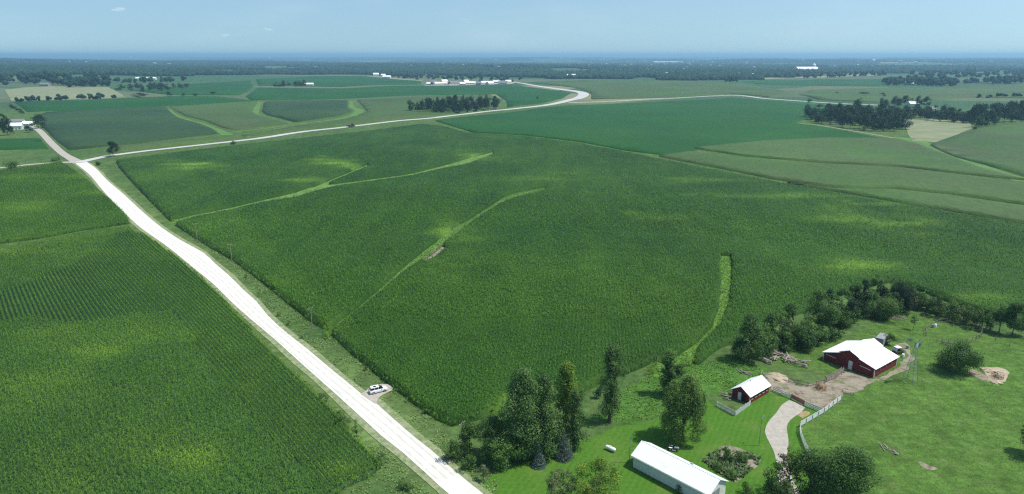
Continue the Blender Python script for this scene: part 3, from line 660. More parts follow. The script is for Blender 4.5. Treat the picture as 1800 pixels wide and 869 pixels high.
# ------------------------------------------------------------------ trees
def crown_mesh(blobs, leaf, dens, seed, droop=0.0, up=.25):
    r = np.random.default_rng(seed); C, Nn, T = [], [], []
    for (cx, cy, cz, rx, rz, tb) in blobs:
        n = max(12, int(dens*4*np.pi*rx*rz/(leaf*leaf)))
        d = r.normal(size=(n, 3)); d /= np.linalg.norm(d, axis=1)[:, None]
        rad = r.uniform(.55, 1.08, n)[:, None]
        C.append(np.array([cx, cy, cz])+d*rad*np.array([rx, rx, rz]))
        nn = d+r.normal(size=(n, 3))*.55+np.array([0, 0, up]); nn /= np.linalg.norm(nn, axis=1)[:, None]
        Nn.append(nn); T.append(np.clip(tb+r.normal(0, .22, n), 0, 1))
    C = np.vstack(C); Nn = np.vstack(Nn); T = np.concatenate(T); n = len(C)
    a = r.normal(size=(n, 3)); a[:, 2] -= droop*2
    u = a-(a*Nn).sum(1)[:, None]*Nn; u /= np.linalg.norm(u, axis=1)[:, None]; w = np.cross(Nn, u)
    L = leaf*r.uniform(.6, 1.25, n)[:, None]; W = L*r.uniform(.4, .7, n)[:, None]
    V = np.stack([C-u*L*.55, C+w*W*.5-Nn*L*.08, C+u*L*.55, C-w*W*.5-Nn*L*.08], 1).reshape(-1, 3)
    F = np.arange(4*n).reshape(-1, 4)
    return V, F, np.repeat(T, 4)
def tree(kind, mat, h, w, seed, loc=(0, 0, 0), leaf=.34, dens=1.0, nb=None, low=None, label=None, cat="tree", group=None, name=None):
    r = random.Random(seed); nprng = np.random.default_rng(seed)
    blobs = []; R0 = w/2
    if kind == 'round':
        z0 = h*(low if low is not None else .22); zc = (z0+h)/2; rz = (h-z0)/2; nb = int((nb or 42)*1.6)
        maj = [(r.uniform(0, 6.283), r.uniform(-.7, .95), r.uniform(.78, 1.15)) for _ in range(9)]
        for i in range(nb):
            ma = maj[i % 9]; a = ma[0]+r.gauss(0, .34); u = max(-.95, min(1, ma[1]+r.gauss(0, .22))); s = math.sqrt(1-(u*u*.85 if u > 0 or z0 > .12*h else u*u*.15))*r.uniform(.35, .92)
            br = R0*r.uniform(.24, .40); lob = ma[2]
            blobs.append((math.cos(a)*s*R0*lob*.85, math.sin(a)*s*R0*lob*.85, zc+u*rz*.84*min(1.06, .45+.55*ma[2]), br, br*r.uniform(.6, .85), r.uniform(.1, .9)))
    elif kind == 'tall':
        z0 = h*(low if low is not None else .1); nb = int((nb or 46)*1.5)
        for i in range(nb):
            t_ = r.random()**.85; a = r.uniform(0, 6.283); prof = (math.sin(math.pi*min(.97, .2+t_*.75))**.5)*(1-.2*t_)*(.8+.35*math.sin(a*2+t_*9+seed)); a = r.uniform(0, 6.283)
            s = r.uniform(.1, .88)*prof; br = R0*r.uniform(.28, .46)*(1.1-.35*t_)
            blobs.append((math.cos(a)*s*R0, math.sin(a)*s*R0, z0+t_*(h-z0)*.96, br, br*r.uniform(.9, 1.5), r.uniform(.1, .9)))
    elif kind == 'willow':
        nb = nb or 105
        for i in range(nb):
            a = r.uniform(0, 6.283); u = r.uniform(-.75, 1); s = math.sqrt(1-max(0, u)**2*.9)*r.uniform(.5, .95)
            br = R0*r.uniform(.17, .30)
            blobs.append((math.cos(a)*s*R0*.86, math.sin(a)*s*R0*.86, h*.50+u*h*.43, br, br*r.uniform(1.2, 2.0), r.uniform(0, 1)))
    elif kind == 'conifer':
        nl = 12
        for k in range(nl):
            t_ = k/(nl-1); rr = R0*(1-t_)
            m_ = max(1, int(9*(1-t_))+1)
            for j in range(m_):
                a = 6.283*j/m_+k*.7+r.uniform(-.2, .2); blobs.append((math.cos(a)*rr*.62, math.sin(a)*rr*.62, h*(.06+.9*t_)-rr*.1, max(.16*R0, rr*.38), max(.14*R0, rr*.26), r.uniform(.2, .8)))
    elif kind == 'shrub':
        nb = nb or 16
        for i in range(nb):
            a = r.uniform(0, 6.283); s = r.uniform(0, .8); br = R0*r.uniform(.25, .42)
            blobs.append((math.cos(a)*s*R0, math.sin(a)*s*R0, h*r.uniform(.2, .85)*(1-.35*s), br, min(br, h*.3)*r.uniform(.8, 1.2), r.uniform(.1, .9)))
    elif kind == 'airy':
        nb = int((nb or 30)*1.9)
        for i in range(nb):
            a = r.uniform(0, 6.283); s = r.uniform(.2, 1)**.6; br = R0*r.uniform(.15, .27)
            blobs.append((math.cos(a)*s*R0*.9, math.sin(a)*s*R0*.9, h*(.35+.58*r.random()*(1.1-.4*s)), br, br*.8, r.uniform(0, 1)))
    name = name or {'conifer': 'spruce_tree', 'shrub': 'shrub', 'tall': 'poplar_tree', 'willow': 'willow_tree'}.get(kind, 'broadleaf_tree')
    root = empty(name, loc); tag(root, label, cat, group)
    mb = MB(); tr = max(.07, h*.021)*(.6 if kind == 'shrub' else 1)
    top = h*(.9 if kind in ('conifer', 'tall') else .55)
    lean = (r.uniform(-.03, .03)*h, r.uniform(-.03, .03)*h)
    q0 = (0, 0, -.2)
    seg = [(lean[0]*t_*t_, lean[1]*t_*t_, top*t_) for t_ in (.12, .4, .7, 1)]
    rr = tr*1.35
    for i, s_ in enumerate(seg):
        r2 = tr*(1-.22*(i+1)); mb.bar(q0, s_, rr, r2, 7); q0 = s_; rr = r2
    pick = blobs[::max(1, len(blobs)//(4 if leaf > .7 else 14))]
    for b in pick:
        if kind == 'conifer': continue
        zs = min(top, max(h*.12, b[2]-.35*math.hypot(b[0], b[1])-.1*h)); t_ = zs/top
        s0 = (lean[0]*t_*t_, lean[1]*t_*t_, zs); mid = ((s0[0]+b[0])/2, (s0[1]+b[1])/2, (s0[2]+b[2])/2+.04*h)
        mb.bar(s0, mid, tr*.42, tr*.28, 5); mb.bar(mid, b[:3], tr*.28, tr*.08, 5)
    mb.build('trunk', M['bark'], root)
    V, F, T = crown_mesh(blobs, leaf, dens, seed, .8 if kind == 'willow' else 0)
    V[:, 2] = np.maximum(V[:, 2], .05)
    raw('crown' if kind != 'shrub' else 'foliage', V, F, LEAF[mat], root, {"tint": T})
    return root
def put(kind, mat, px, py, top, wpx, seed, label, depth=0, **kw):
    """a tree standing at a pixel's ground point, as tall and wide as the photograph shows it"""
    g_ = at(px, py); z = h1(*g_); d = math.hypot(g_[0], g_[1]); zc = g_[1]*math.cos(PITCH)+(CAMH-z)*math.sin(PITCH)
    # height by solving for the pixel row of the top
    lo, hi = .2, 40
    for _ in range(30):
        m_ = (lo+hi)/2; yy = (g_[1])*math.cos(PITCH)+(CAMH-z-m_)*math.sin(PITCH); vv = (g_[1])*(-math.sin(PITCH))+(CAMH-z-m_)*math.cos(PITCH)
        if 434.5+FPX*vv/yy > top: lo = m_
        else: hi = m_
    w_ = wpx/FPX*zc
    return tree(kind, mat, lo, w_, seed, (g_[0], g_[1], z), label=label, **kw)

put('round','dark',862,806,735,70,1,"dark dense round tree in the corner between gravel road and cornfield", low=.05)
put('round','mid',826,790,745,44,2,"small green tree at the road end of the corner thicket", low=.05)
put('shrub','dark',800,806,770,48,3,"dark low shrub thicket nearest the gravel road edge in the corner", cat="shrub")
put('shrub','pale',850,846,813,26,4,"small pale grey-green bush at the lawn corner by the road", cat="shrub", leaf=.28)
put('shrub','dark',822,826,798,34,5,"dark small bush between the pale bush and the road thicket", cat="shrub")
put('tall','poplar',916,806,652,84,6,"tallest broad poplar in the corner group, dark green", leaf=.36, nb=60)
put('tall','poplar',956,800,656,62,7,"slim dark poplar in the middle of the corner group", leaf=.36, nb=52)
put('tall','yellow',994,776,640,54,8,"tall tree with bright yellow-green crown top in the corner group", leaf=.34, low=.25)
put('tall','poplar',1010,792,686,50,9,"shorter dark poplar in front of the yellow-topped tree", leaf=.34)
put('round','mid',892,816,742,76,10,"low dark tree under the tallest poplar", low=.02)
put('round','poplar',958,796,735,80,11,"low dark tree beneath the slim poplar beside the spruces", low=.02)
put('conifer','blue',947,819,782,32,12,"small blue spruce nearer the gravel road of the two at the lawn edge", leaf=.22, dens=1.1)
put('conifer','blue',990,804,755,42,13,"larger blue spruce at the lawn edge under the poplars", leaf=.22, dens=1.1)
put('tall','poplar',1071,742,608,56,14,"lone narrow dark poplar standing between corner group and big willow", leaf=.36, nb=40)
put('shrub','dark',1052,700,676,22,15,"dark little bush at the corn edge behind the lone poplar", cat="shrub")
put('tall','mid',1172,694,616,40,16,"leafy tree at the corn edge just behind the big willow", leaf=.34, low=.08)
put('round','dark',1188,700,640,36,17,"dark small tree squeezed between the corn-edge tree and willow", low=.08)
put('willow','olive',1199,772,664,82,18,"big rounded olive-green willow on the lawn near the white shed", leaf=.30)
# hedgerow between the cornfield and the pasture
hr = [(1316,636,552,50,'dark',"large dark tree at the log pile end of the hedgerow"),(1298,628,585,30,'dark',"low dark tree at the very end of the hedgerow by the corn"),
 (1343,624,556,38,'mid',"green tree beside the largest end tree of the hedgerow"),(1360,608,534,38,'mid',"round-topped tree third from the log pile end of the hedgerow"),
 (1388,598,527,34,'dark',"dark round tree fourth along the hedgerow from the log pile"),(1378,615,572,36,'dark',"low tree in front of the fourth hedgerow tree"),
 (1408,614,568,38,'dark',"low dark bushy tree mid hedgerow"),(1430,608,556,40,'mid',"bright low tree before the tallest part of the hedgerow"),
 (1432,588,500,42,'mid',"tallest grey-green tree in the middle of the hedgerow"),(1452,600,508,40,'mid',"tall tree next to the tallest one in the hedgerow"),
 (1470,592,528,38,'dark',"dense dark upright tree facing the red barn in the hedgerow"),(1456,580,502,32,'farw',"tree behind the dense upright one in the hedgerow"),
 (1478,560,500,28,'dark',"dark tree where the hedgerow begins to climb away"),(1492,566,520,28,'farw',"lower tree under the climbing part of the hedgerow"),
 (1497,548,494,26,'dark',"dark crown halfway up the far part of the hedgerow"),(1512,548,484,28,'farw',"crown between halfway tree and far peak of the hedgerow"),
 (1538,530,473,24,'dark',"pointed dark tree peaking at the far end of the hedgerow"),(1524,552,500,30,'dark',"broad dark tree below the pointed far tree"),
 (1560,540,488,36,'mid',"green tree behind the wide round bush"),(1580,548,494,38,'farw',"dark-leaved tree at the bend of the hedgerow"),(1598,540,506,34,'pale',"pale feathery tree just past the bend of the hedgerow")]
for i, (px, py, tp, w, mt, lb) in enumerate(hr):
    put('round', mt, px, py, tp+6, w*1.22, 40+i, lb, low=.0, leaf=.40, nb=34, dens=1.0, group="hedgerow trees between corn and pasture")
put('shrub','mid',1549,560,517,62,70,"wide round green bush in front of the hedgerow bend", cat="bush", leaf=.36, nb=34, name='round_bush')
sh = [(1612,538,516,30,'pale'),(1628,542,518,26,'mid'),(1640,548,524,26,'pale'),(1652,552,526,28,'olive'),(1664,556,530,24,'pale'),(1676,560,534,26,'dark'),(1688,562,534,26,'pale'),(1700,566,540,26,'mid'),(1712,572,548,24,'olive'),(1722,575,552,20,'pale'),(1734,578,548,22,'dark')]
for i, (px, py, tp, w, mt) in enumerate(sh):
    put('airy' if mt == 'pale' else 'shrub', mt, px, py, tp, w, 80+i, "scrubby fence-row shrub between the corn and the round pen", cat="shrub", leaf=.36, name='fence_row_shrub', group="fence-row shrubs beyond the round pen")
put('round','mid',1756,584,536,30,95,"slender tree near the end of the pasture fence row", leaf=.4, low=.25)
put('round','dark',1779,590,533,40,96,"large dark tree ending the fence row by the frame edge", leaf=.4, low=.15)
put('shrub','mid',1802,592,545,40,97,"leafy bush beside the last fence-row tree", leaf=.4, cat="shrub")
put('shrub','dark',1686,655,600,74,98,"huge solitary round dark bush in the middle of the pasture", cat="bush", leaf=.32, nb=46, name='round_bush', dens=1.0)
put('round','mid',1605,580,554,17,99,"thin young tree standing alone between barn and round pen", leaf=.28, nb=12, low=.3)
put('shrub','dark',1563,606,583,26,100,"dark leafy bush beside the grey trailer behind the barn", leaf=.3, cat="shrub")
put('round','dark',1812,800,742,56,101,"dark tree cut off by the frame edge in the pasture", low=.25)
put('round','dark',1475,905,778,120,102,"massive dark tree rising from the lower frame edge by the driveway", leaf=.30, nb=70, low=.05)
put('round','dark',1420,890,792,84,103,"dark tree joining the massive one beside the driveway end", leaf=.30, nb=46, low=.05)
put('airy','russet',1384,868,785,52,104,"brownish thin-leaved tree overhanging the driveway", leaf=.28, nb=36)
put('round','dark',1362,895,808,54,105,"dark low tree by the garden below the driveway", leaf=.30, low=.05)
put('airy','pale',988,892,822,60,106,"pale feathery tree at the lower frame edge nearer the road", leaf=.26, nb=34)
put('airy','yellow',1046,900,806,82,107,"wispy yellowish tree at the lower frame edge near the white shed", leaf=.26, nb=44)
put('shrub','dark',1192,866,851,14,108,"small dark bush against the long wall of the white shed", leaf=.22, cat="shrub")
for i, (px, py, tp, w, lb) in enumerate([(1276,808,786,30,"leafy green bush at the top of the garden bed"),(1300,812,792,32,"round green bush in the middle of the garden bed"),(1262,826,812,24,"low bush on the shed side of the garden bed"),(1285,838,824,26,"small bush at the lower corner of the garden bed"),(1310,868,848,30,"dark bush below the garden bed")]):
    put('shrub', 'mid' if i % 2 else 'dark', px, py, tp, w, 110+i, lb, cat="shrub", leaf=.22, nb=12)
rs = [(567,706,692,18,"small dark shrub on the left ditch bank, farthest of the ditch shrubs"),(592,738,724,20,"low shrub on the left ditch bank opposite the white car"),(606,748,730,22,"dense dark shrub in the left ditch between two others"),(627,766,736,16,"upright shrub in the left ditch bank"),(670,818,793,18,"dark shrub by the corn corner near the road"),(714,858,848,24,"dark low shrub in the ditch at the lower frame edge"),
      (356,499,492,10,"tiny dark shrub on the road verge left of the bend")]
for i, (px, py, tp, w, lb) in enumerate(rs): put('shrub', 'mid' if i % 2 else 'dark', px, py+2, tp-4, w*1.35, 120+i, lb, cat="shrub", leaf=.24, nb=10)
rs = [(486,556,546,12),(505,572,562,12),(528,596,586,12),(716,706,694,16),(745,728,716,16),(684,676,668,12),(640,652,642,12),(430,488,480,12)]
for i, (px, py, tp, w) in enumerate(rs): put('shrub', 'mid', px+3, py, tp, w, 140+i, "small weedy shrub in the ditch beside the great cornfield", cat="shrub", leaf=.24, nb=8, name="ditch_shrub", group="weedy shrubs in the right-hand ditch")
put('round','farw',199,275,249,25,150,"lone dark tree at the road crossing", leaf=.5, nb=26, low=.12)
put('shrub','dark',410,254,247,12,151,"small dark bush on the verge of the paved road", leaf=.6, cat="shrub")
put('shrub','dark',172,291,283,12,152,"dark bush on the corner of the great cornfield by the crossing", leaf=.5, cat="shrub")
put('shrub','mid',24,298,281,30,153,"dark round bush at the far left end of the gravel lane", leaf=.6, cat="bush")
put('shrub','mid',98,283,274,16,154,"small bush by the gravel lane near the crossing", leaf=.6, cat="shrub")

lp = [(1304,632),(1322,640),(1334,634),(1352,622),(1366,616),(1382,610),(1396,606),(1412,603),(1426,606),(1442,606),(1458,602),(1474,596),(1484,578),(1494,570),(1504,562),(1516,556),(1530,552),(1544,545),(1562,552),(1574,556),(1588,552),(1600,548),(1614,544)]
for i, (px, py) in enumerate(lp): put('round', ('dark', 'mid', 'farw')[i % 3], px, py-4, py-34-8*(i % 2), 34, 230+i, "low leafy undergrowth tree filling the hedgerow", low=.0, leaf=.42, nb=16, group="undergrowth of the hedgerow", name='hedgerow_bush', cat="bush")
for i, (px, py, tp, w) in enumerate([(1646,556,520,34),(1668,564,528,32),(1692,570,534,34),(1715,578,541,30),(1740,582,540,34),(1628,546,514,34)]): put('round', ('olive', 'mid', 'dark')[i % 3], px, py, tp, w, 260+i, "leafy small tree thickening the fence row", low=.0, leaf=.4, nb=16, group="small trees in the fence row", name='fence_row_tree')
# distant trees: six models, copied
far_proto = [tree('round','farw', 14, 13, 200+k, leaf=1.15, dens=.95, nb=22, low=.0) for k in range(5)] + [tree('conifer','farw', 14, 8, 210, leaf=1.0, dens=.8)]
used_proto = [0]*6
def far_tree(px, py, toppx, wpx, k, label, group, cat="tree"):
    g_ = at(px, py); z = h1(*g_); dd = g_[1]*math.cos(PITCH)+(CAMH-z)*math.sin(PITCH)
    hh = max(2.0, toppx/FPX*dd*1.04); ww = wpx/FPX*dd
    p = far_proto[k]; o = p if not used_proto[k] else copy_tree(p); used_proto[k] = 1
    o.location = (g_[0], g_[1], z-.1); o.rotation_euler = (0, 0, random.uniform(0, 6.28)); bw = 8 if k == 5 else 13
    o.scale = (ww/bw, ww/bw, hh/14); tag(o, label, cat, group); return o
belt = []
BELTS = ('thin far tree belt', 'loose hazy tree belt', 'trees behind the distant buildings', 'trees before the far left woods', 'farthest farm belt', 'trees of the farthest farm belt', 'trees of the far shelterbelt', 'trees behind the dry pasture', 'bushes edging the dry pasture', 'far field line trees', 'lone far clump')
def scatter(poly, n, toppx, wpx, label, group, conif=0.0, jit=.25):
    q = poly; xs = [p[0] for p in q]; ys = [p[1] for p in q]; k = 0; tries = 0; pts = []
    md = wpx*.55
    while k < n and tries < 6000:
        tries += 1
        x_, y_ = random.uniform(min(xs), max(xs)), random.uniform(min(ys), max(ys))
        if not inside(q, np.array([x_]), np.array([y_]))[0]: continue
        if any(abs(x_-a) < md and abs(y_-b) < md*.22 for a, b in pts): continue
        pts.append((x_, y_)); k += 1
        if group in BELTS: belt.append((x_, y_, toppx*random.uniform(1-jit, 1+jit), wpx*random.uniform(.8, 1.2))); continue
        far_tree(x_, y_, toppx*random.uniform(1-jit, 1+jit), wpx*random.uniform(.8, 1.2), 5 if random.random() < conif else random.randrange(5), label, group)
scatter([(1416,209),(1424,206),(1470,205),(1560,208),(1586,212),(1594,230),(1543,232),(1500,227),(1460,221),(1430,214)], 80, 25, 24, "dense dark tree of the wood beside the tan hay patch", "trees of the dark wood")
scatter([(1548,206),(1600,202),(1640,206),(1640,210),(1596,212),(1550,210)], 14, 18, 18, "tree between the dark wood and the hidden farmhouse", "trees round the hidden farmhouse")
scatter([(1549,186),(1600,183),(1632,186),(1632,191),(1600,190),(1555,192)], 9, 17, 17, "tall tree behind the dark wood", "tall trees behind the dark wood")
scatter([(1636,208),(1700,208),(1706,217),(1680,216),(1640,214)], 16, 19, 18, "tree along the top of the tan hay patch", "trees above the tan hay patch")
scatter([(1700,212),(1800,200),(1820,206),(1820,212),(1760,218),(1715,227)], 24, 26, 22, "big tree by the far right corn block", "trees above the far right corn block")
scatter([(718,196),(760,191),(800,189),(870,188),(875,193),(840,196),(800,200),(760,200)], 46, 20, 16, "tree of the grove beside the paved road", "trees of the roadside grove", .12)
scatter([(195,158),(240,155),(300,156),(330,153),(330,157),(260,162),(215,161)], 20, 10, 12, "tree in the row beyond the dry pasture", "trees beyond the dry pasture")
scatter([(476,152),(535,149),(538,152),(480,154)], 12, 8, 9, "tree of the small clump by the far white barn", "clump beside the far white barn")
scatter([(20,178),(100,174),(210,171),(215,174),(110,178),(24,181)], 22, 6, 8, "bush along the lower edge of the dry pasture", "bushes edging the dry pasture")
scatter([(0,146),(85,142),(190,146),(190,153),(110,154),(90,148),(0,150)], 34, 13, 14, "tree of the wood behind the dry pasture", "trees behind the dry pasture")
scatter([(20,186),(40,200),(38,203),(18,188)], 6, 6, 7, "bush beside the upper left field corner", "bushes at the upper left corner")
scatter([(1551,146),(1610,142),(1680,147),(1675,153),(1600,150),(1560,152)], 46, 9, 11, "tree of the far shelterbelt right of the road", "trees of the far shelterbelt")
scatter([(1690,146),(1800,142),(1800,146),(1740,149)], 14, 9, 12, "tree of the farthest farm belt", "trees of the farthest farm belt")
scatter([(1720,172),(1800,168),(1800,171),(1720,174)], 8, 5, 8, "small tree on the far field line", "far field line trees")
scatter([(1270,142),(1298,142),(1296,146),(1272,146)], 7, 9, 9, "tree of a lone clump in the far fields", "lone far clump")
scatter([(1400,136),(1560,131),(1560,134),(1405,139)], 22, 7, 9, "tree of the thin far belt beyond the bare strip", "thin far tree belt")
scatter([(1600,132),(1800,127),(1800,134),(1620,139)], 34, 7, 10, "tree of the loose hazy belt near the right edge", "loose hazy tree belt")
scatter([(700,139),(900,143),(920,141),(880,138),(720,136)], 24, 7, 9, "tree behind the distant white-roofed buildings", "trees behind the distant buildings")
scatter([(90,148),(330,142),(330,144),(100,151)], 20, 8, 10, "tree in front of the far left woods", "trees before the far left woods")
for px, py, tp, w, lb in [(68,226,24,30,"big dark tree beside the white farmhouse"),(14,238,34,22,"dark tree left of the white farmhouse"),(52,233,12,16,"low tree in front of the grey garage"),(4,228,26,20,"dark tree at the left frame edge by the farmhouse"),
    (298,170,8,12,"dark tree alone before the far soybean strip"),(322,170,6,8,"small tree between lone tree and hedge"),(344,169,5,12,"low far hedge tree"),(245,172,8,30,"spreading low tree below the tree row"),
    (376,166,5,14,"tiny far tree left of the field hedge"),(945,175,5,6,"tiny dark bush in the soybean field by the road bend"),(1470,165,3,8,"low dark bush on the far right field line"),(1520,166,4,22,"long low bush on the far right field"),(1550,167,4,14,"low bush next to the long one in the far field"),(1000,140,7,14,"tree in front of the distant pale building"),
    (1678,216,12,14,"small tree on the tan hay patch corner"),(1713,228,7,10,"small bush at the tip of the tan hay patch")]:
    far_tree(px, py, tp, w, random.randrange(5), lb, None)
for k, p_ in enumerate(far_proto):
    if not used_proto[k]: far_tree(760, 198, 14, 10, k, "tree of the grove beside the paved road", "trees of the roadside grove")

# distant woods: one mass of crowns, then canopy to the horizon
def ico():
    import bmesh
    bm = bmesh.new(); bmesh.ops.create_icosphere(bm, subdivisions=1, radius=1); V = np.array([v.co[:] for v in bm.verts]); F = np.array([[v.index for v in f.verts] for f in bm.faces]); bm.free(); return V, F
IV, IF = ico()
def edge_y(px):   # pixel row of the near edge of the far woods
    return np.interp(px, [-200, 0, 200, 330, 450, 560, 640, 760, 900, 960, 1340, 1500, 1650, 2000], [139, 139, 136, 132.5, 129.5, 131, 128, 131, 134.5, 137, 137.5, 127, 124, 123])
def woods(name, d0, d1, sp, seed, label):
    r = np.random.default_rng(seed); n = int((d1*d1-d0*d0)*.78/(sp*sp)); 
    d = np.sqrt(r.uniform(d0*d0, d1*d1, n)); a = r.uniform(-.80, .80, n); X = a*d; Y = d
    pxx = 900+FPX*X/(Y*math.cos(PITCH)+CAMH*math.sin(PITCH))
    ang = R(15.7)-np.arctan((434.5-edge_y(pxx))/FPX); dmin = CAMH/np.tan(ang)
    cl = fbm(X, Y, 420, 31)
    open_ = np.where(pxx > 1340, .47, .36) - np.where(np.abs(pxx-1150) < 160, -.04, 0)
    dmin = dmin*(1+.35*(fbm(X, Y, 260, 77)-.55)); open_ = open_+.07*(fbm(X, Y, 1300, 91)-.35)*2
    k = (Y > dmin) & (cl > open_)
    X, Y = X[k], Y[k]; n = len(X); s = sp*r.uniform(.45, .8, n); hz = r.uniform(.5, .95, n)*np.minimum(s*1.2, 13)
    V = IV[None]*(1+r.uniform(-.25, .25, (n, 12, 1)))*np.stack([s, s, hz], 1)[:, None, :]
    V = V + np.stack([X, Y, H(X, Y)+hz*.6], 1)[:, None, :]
    F = (IF[None]+(np.arange(n)*12)[:, None, None]).reshape(-1, 3)
    T = np.repeat(np.clip(fbm(X, Y, 200, 3)*.7+r.uniform(-.2, .4, n), 0, 1), 12)
    return tag(raw(name, V.reshape(-1, 3), F, FARW, None, {"tint": T}), label, "woods", None, "stuff")
t = NT('distant_canopy'); c = t.mix(t.attr("tint").outputs["Fac"], (.012, .036, .020), (.038, .078, .042)); c = t.gain(c, t.noise(t.pos(), .05, 4, .7, .25, .75, .6, 1.4)); FARW = t.finish(c, .9, .1, 0, t.bump(t.noise(t.pos(), .15, 3, .7, 0, 1), 1, 5))
woods("distant_woods", 2000, 4300, 13, 41, "broken woodland beyond the far fields")
woods("distant_woods", 4300, 9000, 30, 42, "blue-green woodland fading into the haze")
# the thin far belts of trees, one mass
r = np.random.default_rng(77); VV, FF, TT = [], [], []; nb_ = 0
for px, py, tp, wp in belt:
    g_ = at(px, py); dd = float(np.hypot(*g_)); hh = max(3, tp/FPX*dd); ww = wp/FPX*dd/2; z = h1(*g_); tb = r.uniform(0, 1)
    for k in range(7):
        a = r.uniform(0, 6.28); q = ww*r.uniform(.1, .75); sr = ww*r.uniform(.35, .6); cz = hh*r.uniform(.25, .8)
        v = IV*(1+r.uniform(-.3, .3, (12, 1)))*np.array([sr, sr, min(sr, hh*.35)])+np.array([g_[0]+q*math.cos(a), g_[1]+q*math.sin(a), z+cz])
        VV.append(v); FF.append(IF+nb_); nb_ += 12; TT.append(np.full(12, np.clip(tb*.5+r.uniform(-.1, .3), 0, 1)))
tag(raw("distant_tree_belts", np.vstack(VV), np.vstack(FF), FARW, None, {"tint": np.concatenate(TT)}), "thin hazy belts of trees between the far fields", "woods", None, "stuff")
# canopy sheet
rr_ = 8800*1.028**np.arange(58); th = np.linspace(-.72, .72, 520); RR, TH = np.meshgrid(rr_, th, indexing='ij'); X = (RR*np.sin(TH)).ravel(); Y = (RR*np.cos(TH)).ravel()
r = np.random.default_rng(5); X += r.uniform(-.4, .4, X.size)*60; Y += r.uniform(-.4, .4, Y.size)*100
cl = fbm(X, Y, 900, 51); Z = H(X, Y)+np.where(cl > .42, r.uniform(4, 20, X.size), -6)
idx = np.arange(X.size).reshape(RR.shape); F = np.stack([idx[:-1, :-1], idx[1:, :-1], idx[1:, 1:], idx[:-1, 1:]], -1).reshape(-1, 4)
tag(raw("distant_woods", np.column_stack([X, Y, Z]), F, FARW, None, {"tint": np.clip(fbm(X, Y, 500, 6)+r.uniform(-.3, .3, X.size), 0, 1)}), "hazy wooded country along the horizon", "woods", None, "stuff")
# ------------------------------------------------------------------ buildings
def frame_from(a, b):
    """a thing's place from two pixels along its front: origin, turn, length"""
    A, B = at(*a), at(*b); d = B-A; return A, math.atan2(d[1], d[0]), float(np.linalg.norm(d))
# red barn: x along the front gable, y back
A, az, Wd = frame_from((1446.5, 632.5), (1535.5, 664.5))
B_ = at(1569.6, 640.5); Ln = float(np.linalg.norm(B_-at(1535.5, 664.5)))
barn = empty("red_barn", gz(A), az); tag(barn, "red barn with a broad white metal roof and low side sheds", "barn")
W1, W2 = Wd*.33, Wd*.68; eL, eR, tL, tR, wl, pk = 2.1, 2.45, 3.6, 3.65, 3.95, 5.0
mid = (W1+W2)/2
MB().prism([(0, -.3), (Wd, -.3), (Wd, eR), (W2, tR), (W2, wl), (mid, pk), (W1, wl), (W1, tL), (0, eL)], 0, Ln).build("wall", M['red'], barn)
def slope(mb, x0, z0, x1, z1, y0, y1, th=.10):
    n = Vector((-(z1-z0), 0, x1-x0)).normalized()*th
    vs = [(x0, y0, z0), (x1, y0, z1), (x1, y1, z1), (x0, y1, z0)]; vs += [(v[0]+n.x, v[1], v[2]+n.z) for v in vs]
    mb.add(vs, ((0,1,2,3),(4,7,6,5),(0,4,5,1),(1,5,6,2),(2,6,7,3),(3,7,4,0))); return mb
def ext(x0, z0, x1, z1, e):   # push the low end out by e along the slope
    L = math.hypot(x1-x0, z1-z0); return x0-(x1-x0)/L*e, z0-(z1-z0)/L*e
rf = slope(MB(), *ext(W1, wl+.04, mid, pk+.04, .35), mid, pk+.04, -.35, Ln+.35).build("roof", M['white_metal'], barn)
slope(MB(), mid, pk+.04, *ext(W2, wl+.04, mid, pk+.04, .35), -.35, Ln+.35).build("roof", M['white_metal'], barn)
slope(MB(), *ext(0, eL+.04, W1, tL+.04, .4), W1-.02, tL+.04, -.3, Ln+.3).build("shed_roof", M['white_metal'], barn)
slope(MB(), W2+.02, tR+.04, *ext(Wd, eR+.04, W2, tR+.04, .4), -.3, Ln+.3).build("shed_roof", M['white_metal'], barn)
MB().bar((mid, -.36, pk+.17), (mid, Ln+.36, pk+.17), .09, n=5).build("ridge_cap", M['white_metal'], barn)
d = MB().box((Wd*.545, -.05, 1.15), (1.0, .08, 2.3)).build("door", M['white_wood'], barn); MB().box((Wd*.545+.3, -.12, 1.1), (.08, .06, .2)).build("handle", M['dark'], d)
for x0, w_, z0 in ((Wd*.15, 2.6, 1.75), (Wd*.83, 2.8, 1.85)):
    MB().box((x0, -.06, z0), (w_, .12, .14), tilt=.10).build("door_track", M['white_wood'], barn)
    MB().box((x0, -.025, .85), (1.9, .05, 1.7)).build("sliding_door", M['red'], barn)
for x_ in (.05, Wd-.05): MB().box((x_, -.03, (eL)/2), (.14, .06, eL)).build("corner_board", M['white_wood'], barn)
MB().box((Wd+.03, .06, eR/2), (.06, .16, eR)).build("corner_board", M['white_wood'], barn); MB().box((Wd+.03, Ln-.08, eR/2), (.06, .16, eR)).build("corner_board", M['white_wood'], barn)
for k in range(3): MB().box((Wd+.03, Ln*(.25+.25*k), 1.5), (.05, .8, .6)).build("window", M['glass'], barn)

# small red coop
A = at(1285.5, 706); B_ = at(1317, 710.5); C_ = at(1351, 690.5); az = math.atan2(*(C_-B_)[::-1]); Ln = float(np.linalg.norm(C_-B_)); Wc = 4.6
coop = empty("chicken_coop", gz(B_), az); tag(coop, "small red coop with a white roof beside the white picket fence", "coop")
